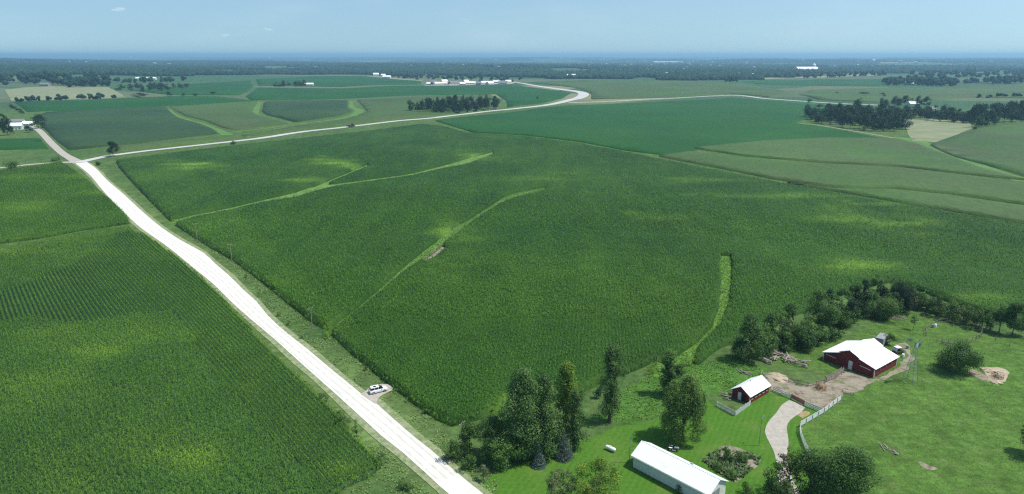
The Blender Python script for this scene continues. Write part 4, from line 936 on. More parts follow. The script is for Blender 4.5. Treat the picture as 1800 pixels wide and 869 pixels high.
# x back along the sunlit side, y across to the far side
prof = [(0, -.3), (Wc, -.3), (Wc, 2.0), (Wc/2, 3.5), (0, 2.0)]
MB().prism(prof, 0, Ln, axis='X').build("wall", M['red'], coop)
def slope_x(mb, y0, z0, y1, z1, x0, x1, th=.08):
    n = Vector((0, -(z1-z0), y1-y0)).normalized()*th*(1 if y1 > y0 else -1)
    vs = [(x0, y0, z0), (x0, y1, z1), (x1, y1, z1), (x1, y0, z0)]; vs += [(v[0], v[1]+n.y, v[2]+n.z) for v in vs]
    return mb.add(vs, ((0,1,2,3),(4,7,6,5),(0,4,5,1),(1,5,6,2),(2,6,7,3),(3,7,4,0)))
for s in (0, 1):
    e = .3
    if s == 0: slope_x(MB(), -e, 2.03-e*.65, Wc/2, 3.54, -.3, Ln+.3).build("roof", M['white_metal'], coop)
    else: slope_x(MB(), Wc+e, 2.03-e*.65, Wc/2, 3.54, -.3, Ln+.3).build("roof", M['white_metal'], coop)
MB().bar((Ln*.45, Wc/2, 3.5), (Ln*.45, Wc/2, 3.95), .1, n=6).build("vent_pipe", M['steel'], coop)
for k in range(5): 
    w = MB().box((Ln*(.12+.19*k), -.03, 1.25), (.7, .06, .65)).build("window", M['glass'], coop); MB().box((Ln*(.12+.19*k), -.05, .9), (.8, .08, .07)).build("sill", M['white_wood'], w)
MB().box((-.03, Wc*.56, 1.0), (.06, .8, 1.9)).build("door", M['white_wood'], coop)
MB().box((-.02, Wc*.30, .95), (.05, .9, 1.7)).build("doorway", M['dark'], coop)
for y_ in (.04, Wc-.04): MB().box((-.03, y_, .95), (.06, .12, 1.9)).build("corner_board", M['white_wood'], coop)

# long white shed
A = at(1112.5, 821); B_ = at(1182, 858); d = B_-A; az = math.atan2(d[1], d[0]); Ws = 5.6; Ls = 16.6
shed = empty("white_shed", gz(A), az); tag(shed, "long low white shed with a bright white metal roof at the lower frame edge", "shed")
# find the side facing away from camera: y positive is to the left of the heading
prof = [(0, -.3), (Ws, -.3), (Ws, 2.7), (Ws/2, 4.3), (0, 2.7)]
MB().prism(prof, 0, Ls, axis='X').build("wall", M['white_wood'], shed)
for s in (0, 1): slope_x(MB(), (-.35 if s == 0 else Ws+.35), 2.53, Ws/2, 4.36, -.35, Ls+.35).build("roof", M['white_metal'], shed)
MB().bar((-.35, Ws/2, 4.42), (Ls+.35, Ws/2, 4.42), .09, n=5).build("ridge_cap", M['white_metal'], shed)
MB().bar((-.35, -.42, 2.45), (Ls+.35, -.42, 2.45), .08, n=5).build("gutter", M['white_wood'], shed)
MB().box((Ls*.62, Ws*.72, 3.75), (.5, .4, .6)).build("roof_vent", M['grey'], shed)
MB().box((Ls+.03, Ws*.4, 1.25), (.06, 2.4, 2.4)).build("door", M['grey'], shed)

# farmhouse group and other distant buildings
def gable(name, px, py, Lm, Wm, eave, peak, rz, label, cat, wm='white_wood', rm='white_metal', group=None, extra=None, loc=None):
    g_ = at(px, py); o = empty(name, gz(g_), rz); tag(o, label, cat, group)
    MB().prism([(-Wm/2, -1), (Wm/2, -1), (Wm/2, eave), (0, peak), (-Wm/2, eave)], -Lm/2, Lm/2, axis='X').build("wall", M[wm], o)
    for s in (-1, 1): slope_x(MB(), s*(Wm/2+.4), eave-.1, 0, peak+.12, -Lm/2-.4, Lm/2+.4, .15).build("roof", M[rm], o)
    MB().box((0, -Wm/2-.06, 1.2), (Lm*.12 if Lm > 20 else 1.1, .12, 2.4)).build("door", M['grey'], o)
    for k in (-1, 1): MB().box((k*Lm*.3, -Wm/2-.06, 1.7), (1.4, .12, 1.1)).build("window", M['glass'], o)
    return o
gable("farmhouse", 31, 228, 10, 8, 4.2, 7.0, R(20), "white farmhouse among trees at the left frame edge", "farmhouse")
gable("garage", 51, 222, 11, 7, 3, 5, R(10), "small white garage between farmhouse and big dark tree", "garage")
gable("farm_shed", 32, 219, 14, 8, 3.5, 6, R(10), "grey-roofed shed behind the white farmhouse", "shed", rm='roofgrey')
gable("farmhouse", 813, 192, 14, 10, 6, 9, R(10), "pale farmhouse half hidden in the roadside grove", "farmhouse", 'grey')
gable("farm_shed", 835, 193, 12, 8, 3.5, 6, R(-20), "low pale shed among the roadside grove trees", "shed", 'grey', 'roofgrey')
gable("farm_shed", 543, 151.5, 24, 14, 5, 8, R(10), "far white barn beside a small tree clump", "barn")
gable("farmhouse", 1604, 188, 15, 10, 5, 8, R(5), "white-roofed farmhouse hidden behind the dark wood", "farmhouse")
gable("farmhouse", 1636, 196, 12, 9, 4, 7, R(30), "pale small house right of the hidden farmhouse", "house", 'drive', 'roofgrey')
gable("farmhouse", 80, 152, 22, 13, 5, 9, R(0), "grey-roofed house by the dry pasture", "house", 'grey', 'roofgrey')
gable("greenhouse", 257, 140, 60, 12, 4, 7, R(4), "long pale greenhouse in front of the far left woods", "greenhouse")
gable("house", 661, 134, 22, 15, 7, 12, R(15), "highest white house of the distant farm row", "house")
gable("house", 674, 134.5, 17, 12, 5, 9, R(5), "white house beside the highest one of the farm row", "house")
gable("farm_shed", 680, 138, 28, 18, 6, 10, R(0), "white barn just below the distant houses", "barn")
xs = [(755,149.5,16),(763,147,14),(772,149,26),(781,145.5,18),(787,149,18),(800,148.5,26),(813,149.5,15),(819,146,14),(829,148,28),(841,149,14),(852,147.5,20),(861,149,16),(873,146,20),(884,148,24),(893,145.5,16)]
for i, (px, py, L_) in enumerate(xs):
    gable("farm_building", px, py, L_, 12+3*(i % 3), 3.5, 7+1.5*(i % 2), R(-20+17*(i % 4)), "white-roofed building in the distant row above the soybean field", "farm building", 'white_wood' if i % 3 else 'grey', 'roofgrey' if i % 4 == 1 else 'white_metal', "distant row of white-roofed buildings")
for i, (px, py) in enumerate([(760,150),(790,150),(815,145),(845,144),(870,144),(700,138),(716,139),(692,137),(733,141),(900,145),(782,141)]):
    far_tree(px, py, 6, 9, i % 5, "tree among the distant white-roofed buildings", "trees among the distant buildings")
gable("farm_building", 1004, 138, 34, 24, 8, 15, R(12), "pale building at the wood edge past the road bend", "farm building")
gable("warehouse", 1170, 112, 300, 110, 18, 24, R(2), "large bright white warehouse in the hazy distance", "warehouse")
gable("warehouse", 1417, 126, 110, 60, 12, 24, R(2), "white domed shed in the far fields on the right", "warehouse")
gable("farm_shed", 1774, 143, 24, 16, 8, 13, R(2), "tiny white shed near the right frame edge", "shed")
gable("farm_shed", 1708, 146, 40, 14, 5, 9, R(0), "dark long shed of the farthest farm belt", "shed", 'grey', 'roofgrey')
gable("farm_shed", 1597, 150, 20, 14, 5, 9, R(0), "pale shed inside the far shelterbelt", "shed", 'grey')
g_ = at(1430, 125); o = empty("grain_silo", gz(g_)); tag(o, "white silo beside the far domed shed", "silo")
MB().bar((0, 0, -1), (0, 0, 34), 9, n=14).build("bin", M['white_metal'], o); MB().bar((0, 0, 34.1), (0, 0, 41), 9.4, .5, n=14).build("roof", M['white_metal'], o)
# town scatter in the haze
r = random.Random(3); boxes = []
for i in range(120):
    px = r.choice([r.uniform(990, 1330)]*4+[r.uniform(60, 1790)]*2); py = r.uniform(108, 136) if 960 < px < 1340 else r.uniform(103, 122)
    g_ = at(px, py); dd = float(np.hypot(*g_)); s = dd*r.uniform(.0009, .0019); L_ = s*r.uniform(1, 2.5)
    o = empty("town_house", gz(g_, 12 if dd > 4300 else 4), r.uniform(-.4, .4)); tag(o, "tiny pale building in the hazy distant woods", "building", "tiny pale buildings scattered in the haze")
    hh = max(5, s*.5)
    MB().prism([(-s/2, -14), (s/2, -14), (s/2, hh), (0, hh*1.5), (-s/2, hh)], -L_/2, L_/2, axis='X').build("wall", M['drive' if i % 3 else 'grey'], o)
    for q in (-1, 1): slope_x(MB(), q*(s/2+.4), hh, 0, hh*1.5+.3, -L_/2, L_/2, .4).build("roof", M[('roofgrey', 'drive', 'grey', 'drive', 'white_wood')[i % 5]], o)
def mast(name, px, py, hm, rad, label, cat):
    g_ = at(px, py); o = empty(name, gz(g_)); tag(o, label, cat)
    MB().bar((0, 0, 0), (0, 0, hm), rad, rad*.6, 5).build("pole", M['grey'], o)
    for k in range(3): MB().bar((rad*6, 0, hm*(.5+.2*k)), (-rad*6, 0, hm*(.5+.2*k)), rad*.5, n=4).build("crossarm", M['grey'], o)
mast("radio_mast", 1221, 104, 150, 5, "thin radio mast on the horizon, taller of the pair", "mast"); mast("radio_mast", 1239, 104, 130, 5, "thin radio mast on the horizon, shorter of the pair", "mast")
def water_tower(px, py, hm, rad, label):
    g_ = at(px, py); o = empty("water_tower", gz(g_)); tag(o, label, "water tower")
    mb = MB(); pr = [(0.01, hm-2*rad), (.45*rad, hm-1.9*rad), (.9*rad, hm-1.4*rad), (rad, hm-rad), (.85*rad, hm-.45*rad), (.5*rad, hm-.12*rad), (.01, hm)]
    n = 14; vs = [(a*math.cos(6.283*k/n), a*math.sin(6.283*k/n), z) for a, z in pr for k in range(n)]
    mb.add(vs, [(j*n+k, j*n+(k+1) % n, (j+1)*n+(k+1) % n, (j+1)*n+k) for j in range(len(pr)-1) for k in range(n)]).build("tank", M['white_metal'], o, True)
    MB().bar((0, 0, -2), (0, 0, hm-1.8*rad), rad*.22, n=10).build("pedestal", M['white_metal'], o)
water_tower(229, 104, 62, 22, "white water tower on the horizon at the left"); water_tower(1535, 112, 45, 14, "pale water tower in the haze at the right"); water_tower(474, 106, 50, 15, "small pale water tower far beyond the left woods")

# ------------------------------------------------------------------ fences
def fence(name, pts, hgt, mat, label, cat="fence", rails=3, sp=2.4, rh=.17, pickets=0, parts=True, group=None):
    q = [at(*p) for p in pts]; o = empty(name, gz(q[0])); tag(o, label, cat, group); b0 = q[0]; z0 = h1(*b0)
    rl = MB()
    for a, b in zip(q[:-1], q[1:]):
        L_ = float(np.linalg.norm(b-a)); n = max(1, round(L_/sp)); az_ = math.atan2(b[1]-a[1], b[0]-a[0])
        for k in range(n+1):
            if k == n and b is not q[-1]: continue
            p_ = a+(b-a)*k/n
            MB().box((p_[0]-b0[0], p_[1]-b0[1], h1(*p_)-z0+hgt/2-.1), (.13, .13, hgt+.3), az_).build("post", M[mat], o)
        c_ = (a+b)/2-b0; nz = math.sin(az_+math.pi/2)*.09; nx_ = math.cos(az_+math.pi/2)*.09
        for k in range(rails):
            zz_ = hgt*(.25+.65*k/max(1, rails-1)); rl.box((c_[0]-nx_, c_[1]-nz, zz_), (L_, .04, hgt*rh if not pickets else .09), az_)
        if pickets:
            m_ = int(L_/.2)
            for k in range(m_):
                p_ = a+(b-a)*(k+.5)/m_-b0; rl.box((p_[0]-nx_*1.6, p_[1]-nz*1.6, hgt*.5+.05), (.12, .03, hgt), az_)
    rl.build("rail" if not pickets else "picket_panel", M[mat], o); return o
fence("picket_fence", [(1260,714),(1291.5,731),(1318,712)], 1.15, 'white_wood', "white picket fence bending round the front of the small red coop", pickets=1, rails=2)
fence("board_fence", [(1359,688),(1389,701)], 1.2, 'white_wood', "short pale board fence between coop and red gate")
fence("tube_gate", [(1391,701),(1413,713)], 1.25, 'rust', "reddish tube gate closing the dirt lot at the driveway top", "gate", rails=5, sp=3)
fence("board_fence", [(1414,713),(1448,727)], 1.2, 'white_wood', "short white board fence right of the red gate")
fence("long_board_fence", [(1479,704),(1449,727),(1406.5,752)], 1.45, 'white_wood', "long white board fence running down beside the driveway", rails=4)
fence("board_fence", [(1406.5,754),(1408,768),(1414,784),(1424,806)], 1.3, 'white_wood', "white board fence curving down behind the massive dark tree")
fence("corral_fence", [(1450,670),(1466,662),(1478,654)], 1.3, 'wood', "weathered plank fence leading to the barn door")
fence("corral_fence", [(1452,672),(1470,664),(1482,654)], 1.3, 'wood', "second weathered plank fence of the cattle chute to the barn")
fence("wire_fence", [(1386,672),(1420,680),(1450,674)], 1.2, 'wood', "thin grey wooden fence across the back of the dirt lot", rails=2)
fence("hoop_fence", [(1480,690),(1500,696)], .8, 'wood', "few pale broken rails beside the dirt lot", rails=1)
pen = [(1676+50*math.cos(t_), 586+20*math.sin(t_)) for t_ in np.linspace(2.9, 2.9+5.6, 26)]
fence("round_pen", pen, 1.4, 'wood', "round pen of weathered posts and rails in the pasture", "pen", rails=2, sp=2.2, rh=.05)
fence("wire_fence", [(1600,548),(1650,566),(1700,584),(1750,600),(1800,618)], 1.2, 'wood', "post fence along the shrub row at the back of the pasture", rails=1, sp=4, rh=.03)

# ------------------------------------------------------------------ poles, windmill
def upole(px, py, top, label, arm=True, mat='wood', lamp=False):
    g_ = at(px, py); z = h1(*g_); lo, hi = 1, 30
    for _ in range(30):
        m_ = (lo+hi)/2; vv = -g_[1]*math.sin(PITCH)+(CAMH-z-m_)*math.cos(PITCH); yy = g_[1]*math.cos(PITCH)+(CAMH-z-m_)*math.sin(PITCH)
        if 434.5+FPX*vv/yy > top: lo = m_
        else: hi = m_
    o = empty("utility_pole" if not lamp else "yard_light", gz(g_), R(55)); tag(o, label, "utility pole" if not lamp else "yard light")
    MB().bar((0, 0, -.3), (0, 0, lo), .13 if arm else .07, .08 if arm else .05, 8).build("pole", M[mat], o)
    if arm:
        a = MB().box((0, .12, lo-.5), (2.0, .1, .12)).build("crossarm", M[mat], o)
        for k in (-.9, 0, .9): MB().bar((k, .12, lo-.44), (k, .12, lo-.24), .05, n=6).build("insulator", M['white_wood'], a)
    if lamp:
        MB().bar((0, 0, lo-.3), (1.1, 0, lo), .05, n=6).build("arm", M['steel'], o); MB().bar((1.1, 0, lo-.25), (1.1, 0, lo+.02), .2, .12, 10).build("lamp_head", M['steel'], o)
upole(347,424,392,"grey utility pole at the great cornfield edge, nearest the crossing"); upole(408,462,428,"grey utility pole by the road bend at the cornfield edge")
upole(549,578,540,"grey utility pole where the grass waterway meets the ditch"); upole(814,778,741,"pale utility pole rising from the corner thicket by the road")
upole(1106,814,766,"slim pole at the upper end of the long white shed", arm=False, mat='steel')
upole(1334,784,735,"yard light pole on the lawn beside the driveway", arm=False, lamp=True)
g_ = at(1599, 671); o = empty("farm_windmill", gz(g_), R(35)); tag(o, "tall lattice farm windmill standing right of the red barn", "windmill")
Hm = 10.2
for i in range(4):
    sx, sy = ((1, 1), (-1, 1), (-1, -1), (1, -1))[i]; MB().bar((sx*1.25, sy*1.25, 0), (sx*.12, sy*.12, Hm), .05, .04, 5).build("leg", M['grey'], o)
br = MB()
for k in range(7):
    z0, z1 = Hm*k/7, Hm*(k+1)/7; a0, a1 = 1.25-1.13*k/7, 1.25-1.13*(k+1)/7
    cs = ((1, 1), (-1, 1), (-1, -1), (1, -1))
    for i in range(4):
        c0, c1 = cs[i], cs[(i+1) % 4]; br.bar((c0[0]*a0, c0[1]*a0, z0), (c1[0]*a1, c1[1]*a1, z1), .02, n=4); br.bar((c0[0]*a1, c0[1]*a1, z1), (c1[0]*a1, c1[1]*a1, z1), .025, n=4)
br.build("lattice", M['grey'], o)
hub = MB().bar((0, -.5, Hm+.25), (0, .5, Hm+.25), .12, n=8).build("gearbox", M['steel'], o)
for k in range(18):
    a = 6.283*k/18; c, s = math.cos(a), math.sin(a); c2, s2 = math.cos(a+.22), math.sin(a+.22)
    MB().add([(c*.35, -.55, Hm+.25+s*.35), (c2*.35, -.62, Hm+.25+s2*.35), (c2*1.35, -.72, Hm+.25+s2*1.35), (c*1.35, -.55, Hm+.25+s*1.35),
              (c*.35, -.53, Hm+.25+s*.35), (c2*.35, -.60, Hm+.25+s2*.35), (c2*1.35, -.70, Hm+.25+s2*1.35), (c*1.35, -.53, Hm+.25+s*1.35)], ((0,1,2,3),(7,6,5,4),(0,4,5,1),(1,5,6,2),(2,6,7,3),(3,7,4,0))).build("blade", M['steel'], hub)
MB().box((0, 1.5, Hm+.3), (.04, 1.2, .75)).bar((0, .4, Hm+.25), (0, 1.4, Hm+.28), .03, n=5).build("tail_vane", M['steel'], o)

# ------------------------------------------------------------------ vehicles
def wheel(parent, x, y, r_, w_, name="wheel"):
    tmb = MB(); n = 20; vs, fs = [], []
    pr = [(r_*.62, -w_/2), (r_*.95, -w_/2), (r_, -w_*.3), (r_, w_*.3), (r_*.95, w_/2), (r_*.62, w_/2)]
    for a, b in pr:
        for k in range(n): t_ = 6.283*k/n; vs.append((x+a*math.cos(t_), y+b, r_+a*math.sin(t_)))
    m_ = len(pr)
    for j in range(m_):
        for k in range(n): fs.append((j*n+k, j*n+(k+1) % n, ((j+1) % m_)*n+(k+1) % n, ((j+1) % m_)*n+k))
    ty = tmb.add(vs, fs).build(name, M['tyre'], parent, True)
    MB().bar((x, y-w_*.4, r_), (x, y+w_*.4, r_), r_*.63, n=12).build("rim", M['chrome'], ty)
def suv(loc, rz, label):
    o = empty("parked_car", loc, rz); tag(o, label, "car")
    # cross sections along x: (x, half width, sill, belt, roof or None)
    def loft(secs, name, mat, parent):
        vs, fs = [], []; n = len(secs[0])
        for s_ in secs: vs += s_
        for j in range(len(secs)-1):
            for k in range(n): fs.append((j*n+k, j*n+(k+1) % n, (j+1)*n+(k+1) % n, (j+1)*n+k))
        fs += [tuple(range(n))[::-1], tuple(range((len(secs)-1)*n, len(secs)*n))]
        return MB().add(vs, fs).build(name, mat, parent, True, .03)
    def sec(x_, hw, z0, z1, tw=.92):
        return [(x_, -hw*.9, z0), (x_, -hw, z0+.15), (x_, -hw, z1-.15), (x_, -hw*tw, z1), (x_, hw*tw, z1), (x_, hw, z1-.15), (x_, hw, z0+.15), (x_, hw*.9, z0)]
    body = loft([sec(-2.35, .78, .45, .85), sec(-2.28, .88, .3, 1.02), sec(-1.5, .93, .25, 1.05), sec(0, .94, .25, 1.05), sec(1.0, .93, .25, 1.03), sec(1.6, .90, .26, .95), sec(2.15, .84, .3, .84), sec(2.38, .70, .42, .66)], "body", M['carwhite'], o)
    def csec(x_, hw, z0, z1, tw): return [(x_, -hw, z0), (x_, -hw*tw, z1), (x_, hw*tw, z1), (x_, hw, z0)]
    vs = csec(-2.22, .80, 1.0, 1.04, .98)+csec(-1.95, .80, 1.0, 1.58, .84)+csec(.15, .82, 1.0, 1.62, .82)+csec(1.25, .80, .98, 1.02, .98)
    fs = [(j*4+k, j*4+(k+1) % 4, (j+1)*4+(k+1) % 4, (j+1)*4+k) for j in range(3) for k in range(4)]+[(3, 2, 1, 0), (12, 13, 14, 15)]
    MB().add(vs, fs).build("windows", M['carglass'], o)
    MB().box((-.88, 0, 1.62), (2.15, 1.32, .06)).build("roof", M['carwhite'], o, False, .03)
    MB().box((-.9, 0, 1.66), (.75, .8, .03)).build("sunroof", M['carglass'], o)
    for s_ in (-1, 1):
        for x_ in (-1.1, -.15): MB().bar((x_, s_*.83, 1.02), (x_+.02, s_*.68, 1.62), .05, n=5).build("pillar", M['carwhite'], o)
        MB().bar((-1.8, s_*.62, 1.70), (.1, s_*.62, 1.70), .025, n=6).build("roof_rail", M['chrome'], o)
        MB().box((.75, s_*1.0, 1.05), (.18, .16, .14)).build("mirror", M['carwhite'], o)
        MB().box((2.26, s_*.56, .70), (.2, .3, .12)).build("headlight", M['lampclear'], o); MB().box((-2.32, s_*.72, .88), (.1, .2, .22)).build("tail_light", M['lampred'], o)
        for x_ in (-1.45, 1.42): wheel(o, x_, s_*.84, .36, .24)
    MB().box((2.40, 0, .42), (.06, 1.2, .2)).build("bumper", M['grey'], o); MB().box((-2.40, 0, .45), (.06, 1.3, .2)).build("bumper", M['grey'], o)
    o.scale = (.92, .92, .92); return o
g1, g2 = at(652, 690), at(678, 684); az = math.atan2(*(g2-g1)[::-1]); gc = at(665, 690)
suv(gz(gc, .19), az, "white car parked on the gravel pull-off beside the road")
# small utility vehicle
o = empty("utility_vehicle", gz(at(1577.5, 622), .03), R(200)); tag(o, "small white-roofed utility vehicle parked behind the barn corner", "utility vehicle")
MB().box((0, 0, .65), (2.7, 1.3, .45)).box((-.9, 0, .95), (.9, 1.25, .25)).build("body", M['orange'], o, False, .05)
MB().box((.25, 0, 1.95), (1.5, 1.4, .07)).build("roof", M['white_metal'], o, False, .03)
MB().add([(1.02, -.6, .9), (1.02, .6, .9), (.85, .6, 1.9), (.85, -.6, 1.9), (1.06, -.6, .9), (1.06, .6, .9), (.89, .6, 1.9), (.89, -.6, 1.9)], ((0,1,2,3),(7,6,5,4),(0,4,5,1),(1,5,6,2),(2,6,7,3),(3,7,4,0))).build("windscreen", M['carwhite'], o)
MB().box((.1, 0, 1.0), (.5, 1.1, .15)).box((-.15, 0, 1.25), (.12, 1.1, .5)).build("seat", M['dark'], o)
for sx in (-.45, .9):
    for sy in (-.6, .6): MB().bar((sx, sy, .85), (sx*.9, sy, 1.93), .035, n=6).build("roll_bar", M['dark'], o)
for sx in (-.95, .95):
    for sy in (-.68, .68): wheel(o, sx, sy, .33, .26)
# grey box trailer
o = empty("box_trailer", gz(at(1548, 606)), R(48)); tag(o, "grey box trailer behind the red barn beside a dark bush", "trailer")
MB().box((0, 0, 1.55), (4.6, 2.0, 1.9)).build("body", M['grey'], o, False, .06); MB().box((0, 0, 2.54), (4.7, 2.05, .06)).build("roof", M['grey'], o)
for sx in (-.5, .5):
    for sy in (-1.05, 1.05): wheel(o, sx, sy, .36, .22)
MB().bar((2.3, .6, .6), (3.5, 0, .55), .05, n=6).bar((2.3, -.6, .6), (3.5, 0, .55), .05, n=6).build("tow_bar", M['steel'], o)
MB().box((-2.32, 0, 1.5), (.05, 1.7, 1.7)).build("rear_door", M['steel'], o)
# garden tractor near the shed
o = empty("lawn_tractor", gz(at(1184, 792)), R(-20)); tag(o, "small lawn tractor parked on the grass between willow and white shed", "tractor")
MB().box((.55, 0, .65), (.9, .5, .4)).build("hood", M['grey'], o, False, .05); MB().box((-.1, 0, .42), (1.9, .55, .16)).build("chassis", M['dark'], o)
s_ = MB().box((-.45, 0, .78), (.45, .5, .12)).box((-.68, 0, 1.0), (.1, .5, .4)).build("seat", M['dark'], o, False, .03)
for sy in (-.42, .42): MB().box((-.6, sy, .75), (.7, .28, .08)).build("fender", M['white_metal'], o, False, .03)
MB().bar((.0, 0, .6), (-.15, 0, 1.08), .03, n=6).bar((-.18, -.18, 1.1), (-.18, .18, 1.1), .025, n=6).build("steering_wheel", M['dark'], o)
for sy in (-.45, .45): wheel(o, -.62, sy, .38, .26); wheel(o, .75, sy*.9, .22, .16)
MB().box((0, 0, .26), (.9, 1.15, .16)).build("mower_deck", M['steel'], o, False, .03)
# tractor with implement, far away on the paved road
g_ = at(620.5, 223.5); o = empty("farm_tractor", gz(g_, .14), R(50)); tag(o, "dark machine standing on the paved road beyond the great cornfield", "tractor")
MB().box((1.2, 0, 1.7), (2.4, 1.1, 1.1)).build("hood", M['orange'], o, False, .1); MB().box((-.8, 0, 2.3), (1.8, 1.8, 2.2)).build("cab", M['carglass'], o, False, .1); MB().box((-.8, 0, 3.5), (2.0, 2.0, .2)).build("roof", M['orange'], o)
for sy in (-1.2, 1.2): wheel(o, -1.0, sy, 1.0, .6); wheel(o, 1.7, sy*.9, .65, .4)
o = empty("field_sprayer", gz(at(615.5, 224.2), .14), R(50)); tag(o, "low dark trailed implement behind the machine on the paved road", "implement")
MB().bar((-2, 0, 1.9), (2, 0, 1.9), .9, n=14).build("tank", M['orange'], o, True); MB().box((0, 0, 1.0), (5.5, 1.2, .25)).build("chassis", M['dark'], o)
for sy in (-1.1, 1.1): wheel(o, 0, sy, .8, .45)
MB().box((-3, 0, 1.5), (.3, 6.5, 1.2)).build("folded_boom", M['dark'], o)

# ------------------------------------------------------------------ yard clutter
def logpile(name, poly, n, L0, rad, mat, seed, label, cat, zmax=.8):
    q = P(poly); c = np.mean(q, axis=0); r = random.Random(seed); o = empty(name, gz(c)); tag(o, label, cat)
    lo = np.min(q, axis=0); hi = np.max(q, axis=0); k = 0; tries = 0
    while k < n and tries < 9000:
        tries += 1
        x_, y_ = r.uniform(lo[0], hi[0]), r.uniform(lo[1], hi[1])
        if not inside(q, np.array([x_]), np.array([y_]))[0]: continue
        k += 1; a = r.gauss(math.atan2(hi[1]-lo[1], -(hi[0]-lo[0])), .7); L_ = L0*r.uniform(.4, 1.1)/2; z = r.uniform(rad, zmax); dz = r.uniform(-.25, .25)*min(1, L_)
        dz = max(-z+rad*.5, min(dz, z-rad*.5)) if z > rad*.5 else 0
        x_ -= c[0]; y_ -= c[1]
        MB().bar((x_-math.cos(a)*L_, y_-math.sin(a)*L_, z-dz), (x_+math.cos(a)*L_, y_+math.sin(a)*L_, z+dz), rad*r.uniform(.5, 1.2), rad*r.uniform(.4, .9), 7).build("log", M[mat if r.random() < .7 else 'wood'], o)
    return o
logpile("log_pile", [(1332,622),(1346,614),(1366,618),(1392,630),(1420,640),(1414,648),(1390,640),(1362,636),(1345,640),(1335,632)], 95, 3.0, .16, 'logw', 1, "long heap of bleached logs and boards below the hedgerow", "log pile", .9)
logpile("board_pile", [(1570,556),(1580,555),(1592,562),(1580,566),(1568,562)], 22, 2.6, .11, 'logw', 2, "pale boards lying beside the wide round bush", "board pile", .35)
logpile("board_pile", [(1294,650),(1304,652),(1318,656),(1314,660),(1298,656)], 10, 2.5, .1, 'wood', 3, "few grey boards in the grass above the coop", "board pile", .25)
logpile("dead_log", [(1533,776),(1540,776),(1556,784),(1582,800),(1578,803),(1555,792),(1538,782)], 9, 2.2, .10, 'logw', 4, "bleached fallen log with broken branches in the lower pasture", "log", .4)
logpile("junk_pile", [(1264,694),(1282,694),(1284,706),(1272,706)], 18, 1.6, .1, 'logw', 5, "grey junk heap at the far side of the red coop", "junk pile", .9)
logpile("board_pile", [(1332,652),(1346,658),(1350,664),(1340,658)], 5, 3.2, .09, 'logw', 6, "pale plank lying in the grass above the coop roof", "board pile", .15)
logpile("board_pile", [(1657,600),(1664,600),(1668,606),(1660,607)], 8, 2.0, .1, 'logw', 7, "small pale board heap behind the solitary round bush", "board pile", .3)
logpile("board_pile", [(1474,650),(1482,650),(1486,658),(1476,660)], 14, 1.6, .09, 'wood', 8, "heap of boards at the foot of the barn door", "board pile", .6)
def feeder(px, py, rad, label, hay=True):
    g_ = at(px, py); o = empty("hay_feeder", gz(g_)); tag(o, label, "hay feeder")
    for z in (.1, .6, 1.1):
        mb = MB(); n = 20
        for k in range(n):
            a, b = 6.283*k/n, 6.283*(k+1)/n; mb.bar((rad*math.cos(a), rad*math.sin(a), z), (rad*math.cos(b), rad*math.sin(b), z), .04, n=5)
        mb.build("hoop", M['rust'], o)
    for k in range(12):
        a = 6.283*k/12; MB().bar((rad*math.cos(a), rad*math.sin(a), 0), (rad*math.cos(a), rad*math.sin(a), 1.15), .03, n=5).build("upright", M['rust'], o)
    return o
feeder(1442, 684, 1.25, "round hay feeder heaped with old hay in the dirt lot")
def haymound(px, py, rad, hgt, label, mat='yellowhay', name='hay_heap'):
    g_ = at(px, py); r = np.random.default_rng(int(px)); n, m_ = 24, 7; vs, fs = [], []
    for j in range(m_):
        t_ = j/(m_-1)
        for k in range(n): a = 6.283*k/n; q = rad*(1-t_)*(1+.18*r.standard_normal())+.02; vs.append((q*math.cos(a), q*math.sin(a), hgt*(1-(1-t_)**2)*(1+.15*r.standard_normal())))
    fs = [(j*n+k, j*n+(k+1) % n, (j+1)*n+(k+1) % n, (j+1)*n+k) for j in range(m_-1) for k in range(n)]+[tuple(range((m_-1)*n, m_*n))]
    o = MB().add(vs, fs).build(name, M[mat], None, True); o.location = gz(g_, .01); return tag(o, label, "hay")
haymound(1442, 683, .95, 1.35, "old yellowish hay heaped inside the feeder in the dirt lot"); feeder(1753, 664, 1.3, "dark ring feeder on the straw patch beyond the solitary round bush")
haymound(1753, 663.5, .9, .8, "flattened brown hay inside the ring feeder on the straw", 'dirt')
haymound(1740, 652, 2.2, .35, "pale straw mound behind the ring feeder", 'straw', 'straw_mound'); haymound(1366, 664, 2.6, .45, "low pale straw mound by the coop in the dirt lot", 'straw', 'straw_mound')
haymound(1749, 671, 1.5, .3, "small straw mound in front of the ring feeder", 'straw', 'straw_mound')
# propane tank
o = empty("propane_tank", gz(at(1073, 793)), R(-40), .78); tag(o, "white propane tank lying in the grass near the lone poplar", "tank")
mb = MB(); n = 14; pr = [(-1.5, .02), (-1.42, .3), (-1.2, .46), (1.2, .46), (1.42, .3), (1.5, .02)]
vs = [(a, b*math.cos(6.283*k/n), .85+b*math.sin(6.283*k/n)) for a, b in pr for k in range(n)]
mb.add(vs, [(j*n+k, j*n+(k+1) % n, (j+1)*n+(k+1) % n, (j+1)*n+k) for j in range(5) for k in range(n)]).build("tank", M['white_metal'], o, True)
for x_ in (-.8, .8): MB().box((x_, 0, .22), (.25, .8, .5)).build("leg", M['grey'], o)
MB().bar((0, 0, 1.28), (0, 0, 1.5), .17, n=10).build("valve_cover", M['white_metal'], o)
def barrel(px, py, mat, label, name="barrel"):
    o = empty(name, gz(at(px, py))); tag(o, label, "barrel")
    MB().bar((0, 0, 0), (0, 0, .9), .32, n=14).build("drum", M[mat], o)
    for z in (.3, .6): MB().bar((0, 0, z-.02), (0, 0, z+.02), .34, n=14).build("hoop", M[mat], o)
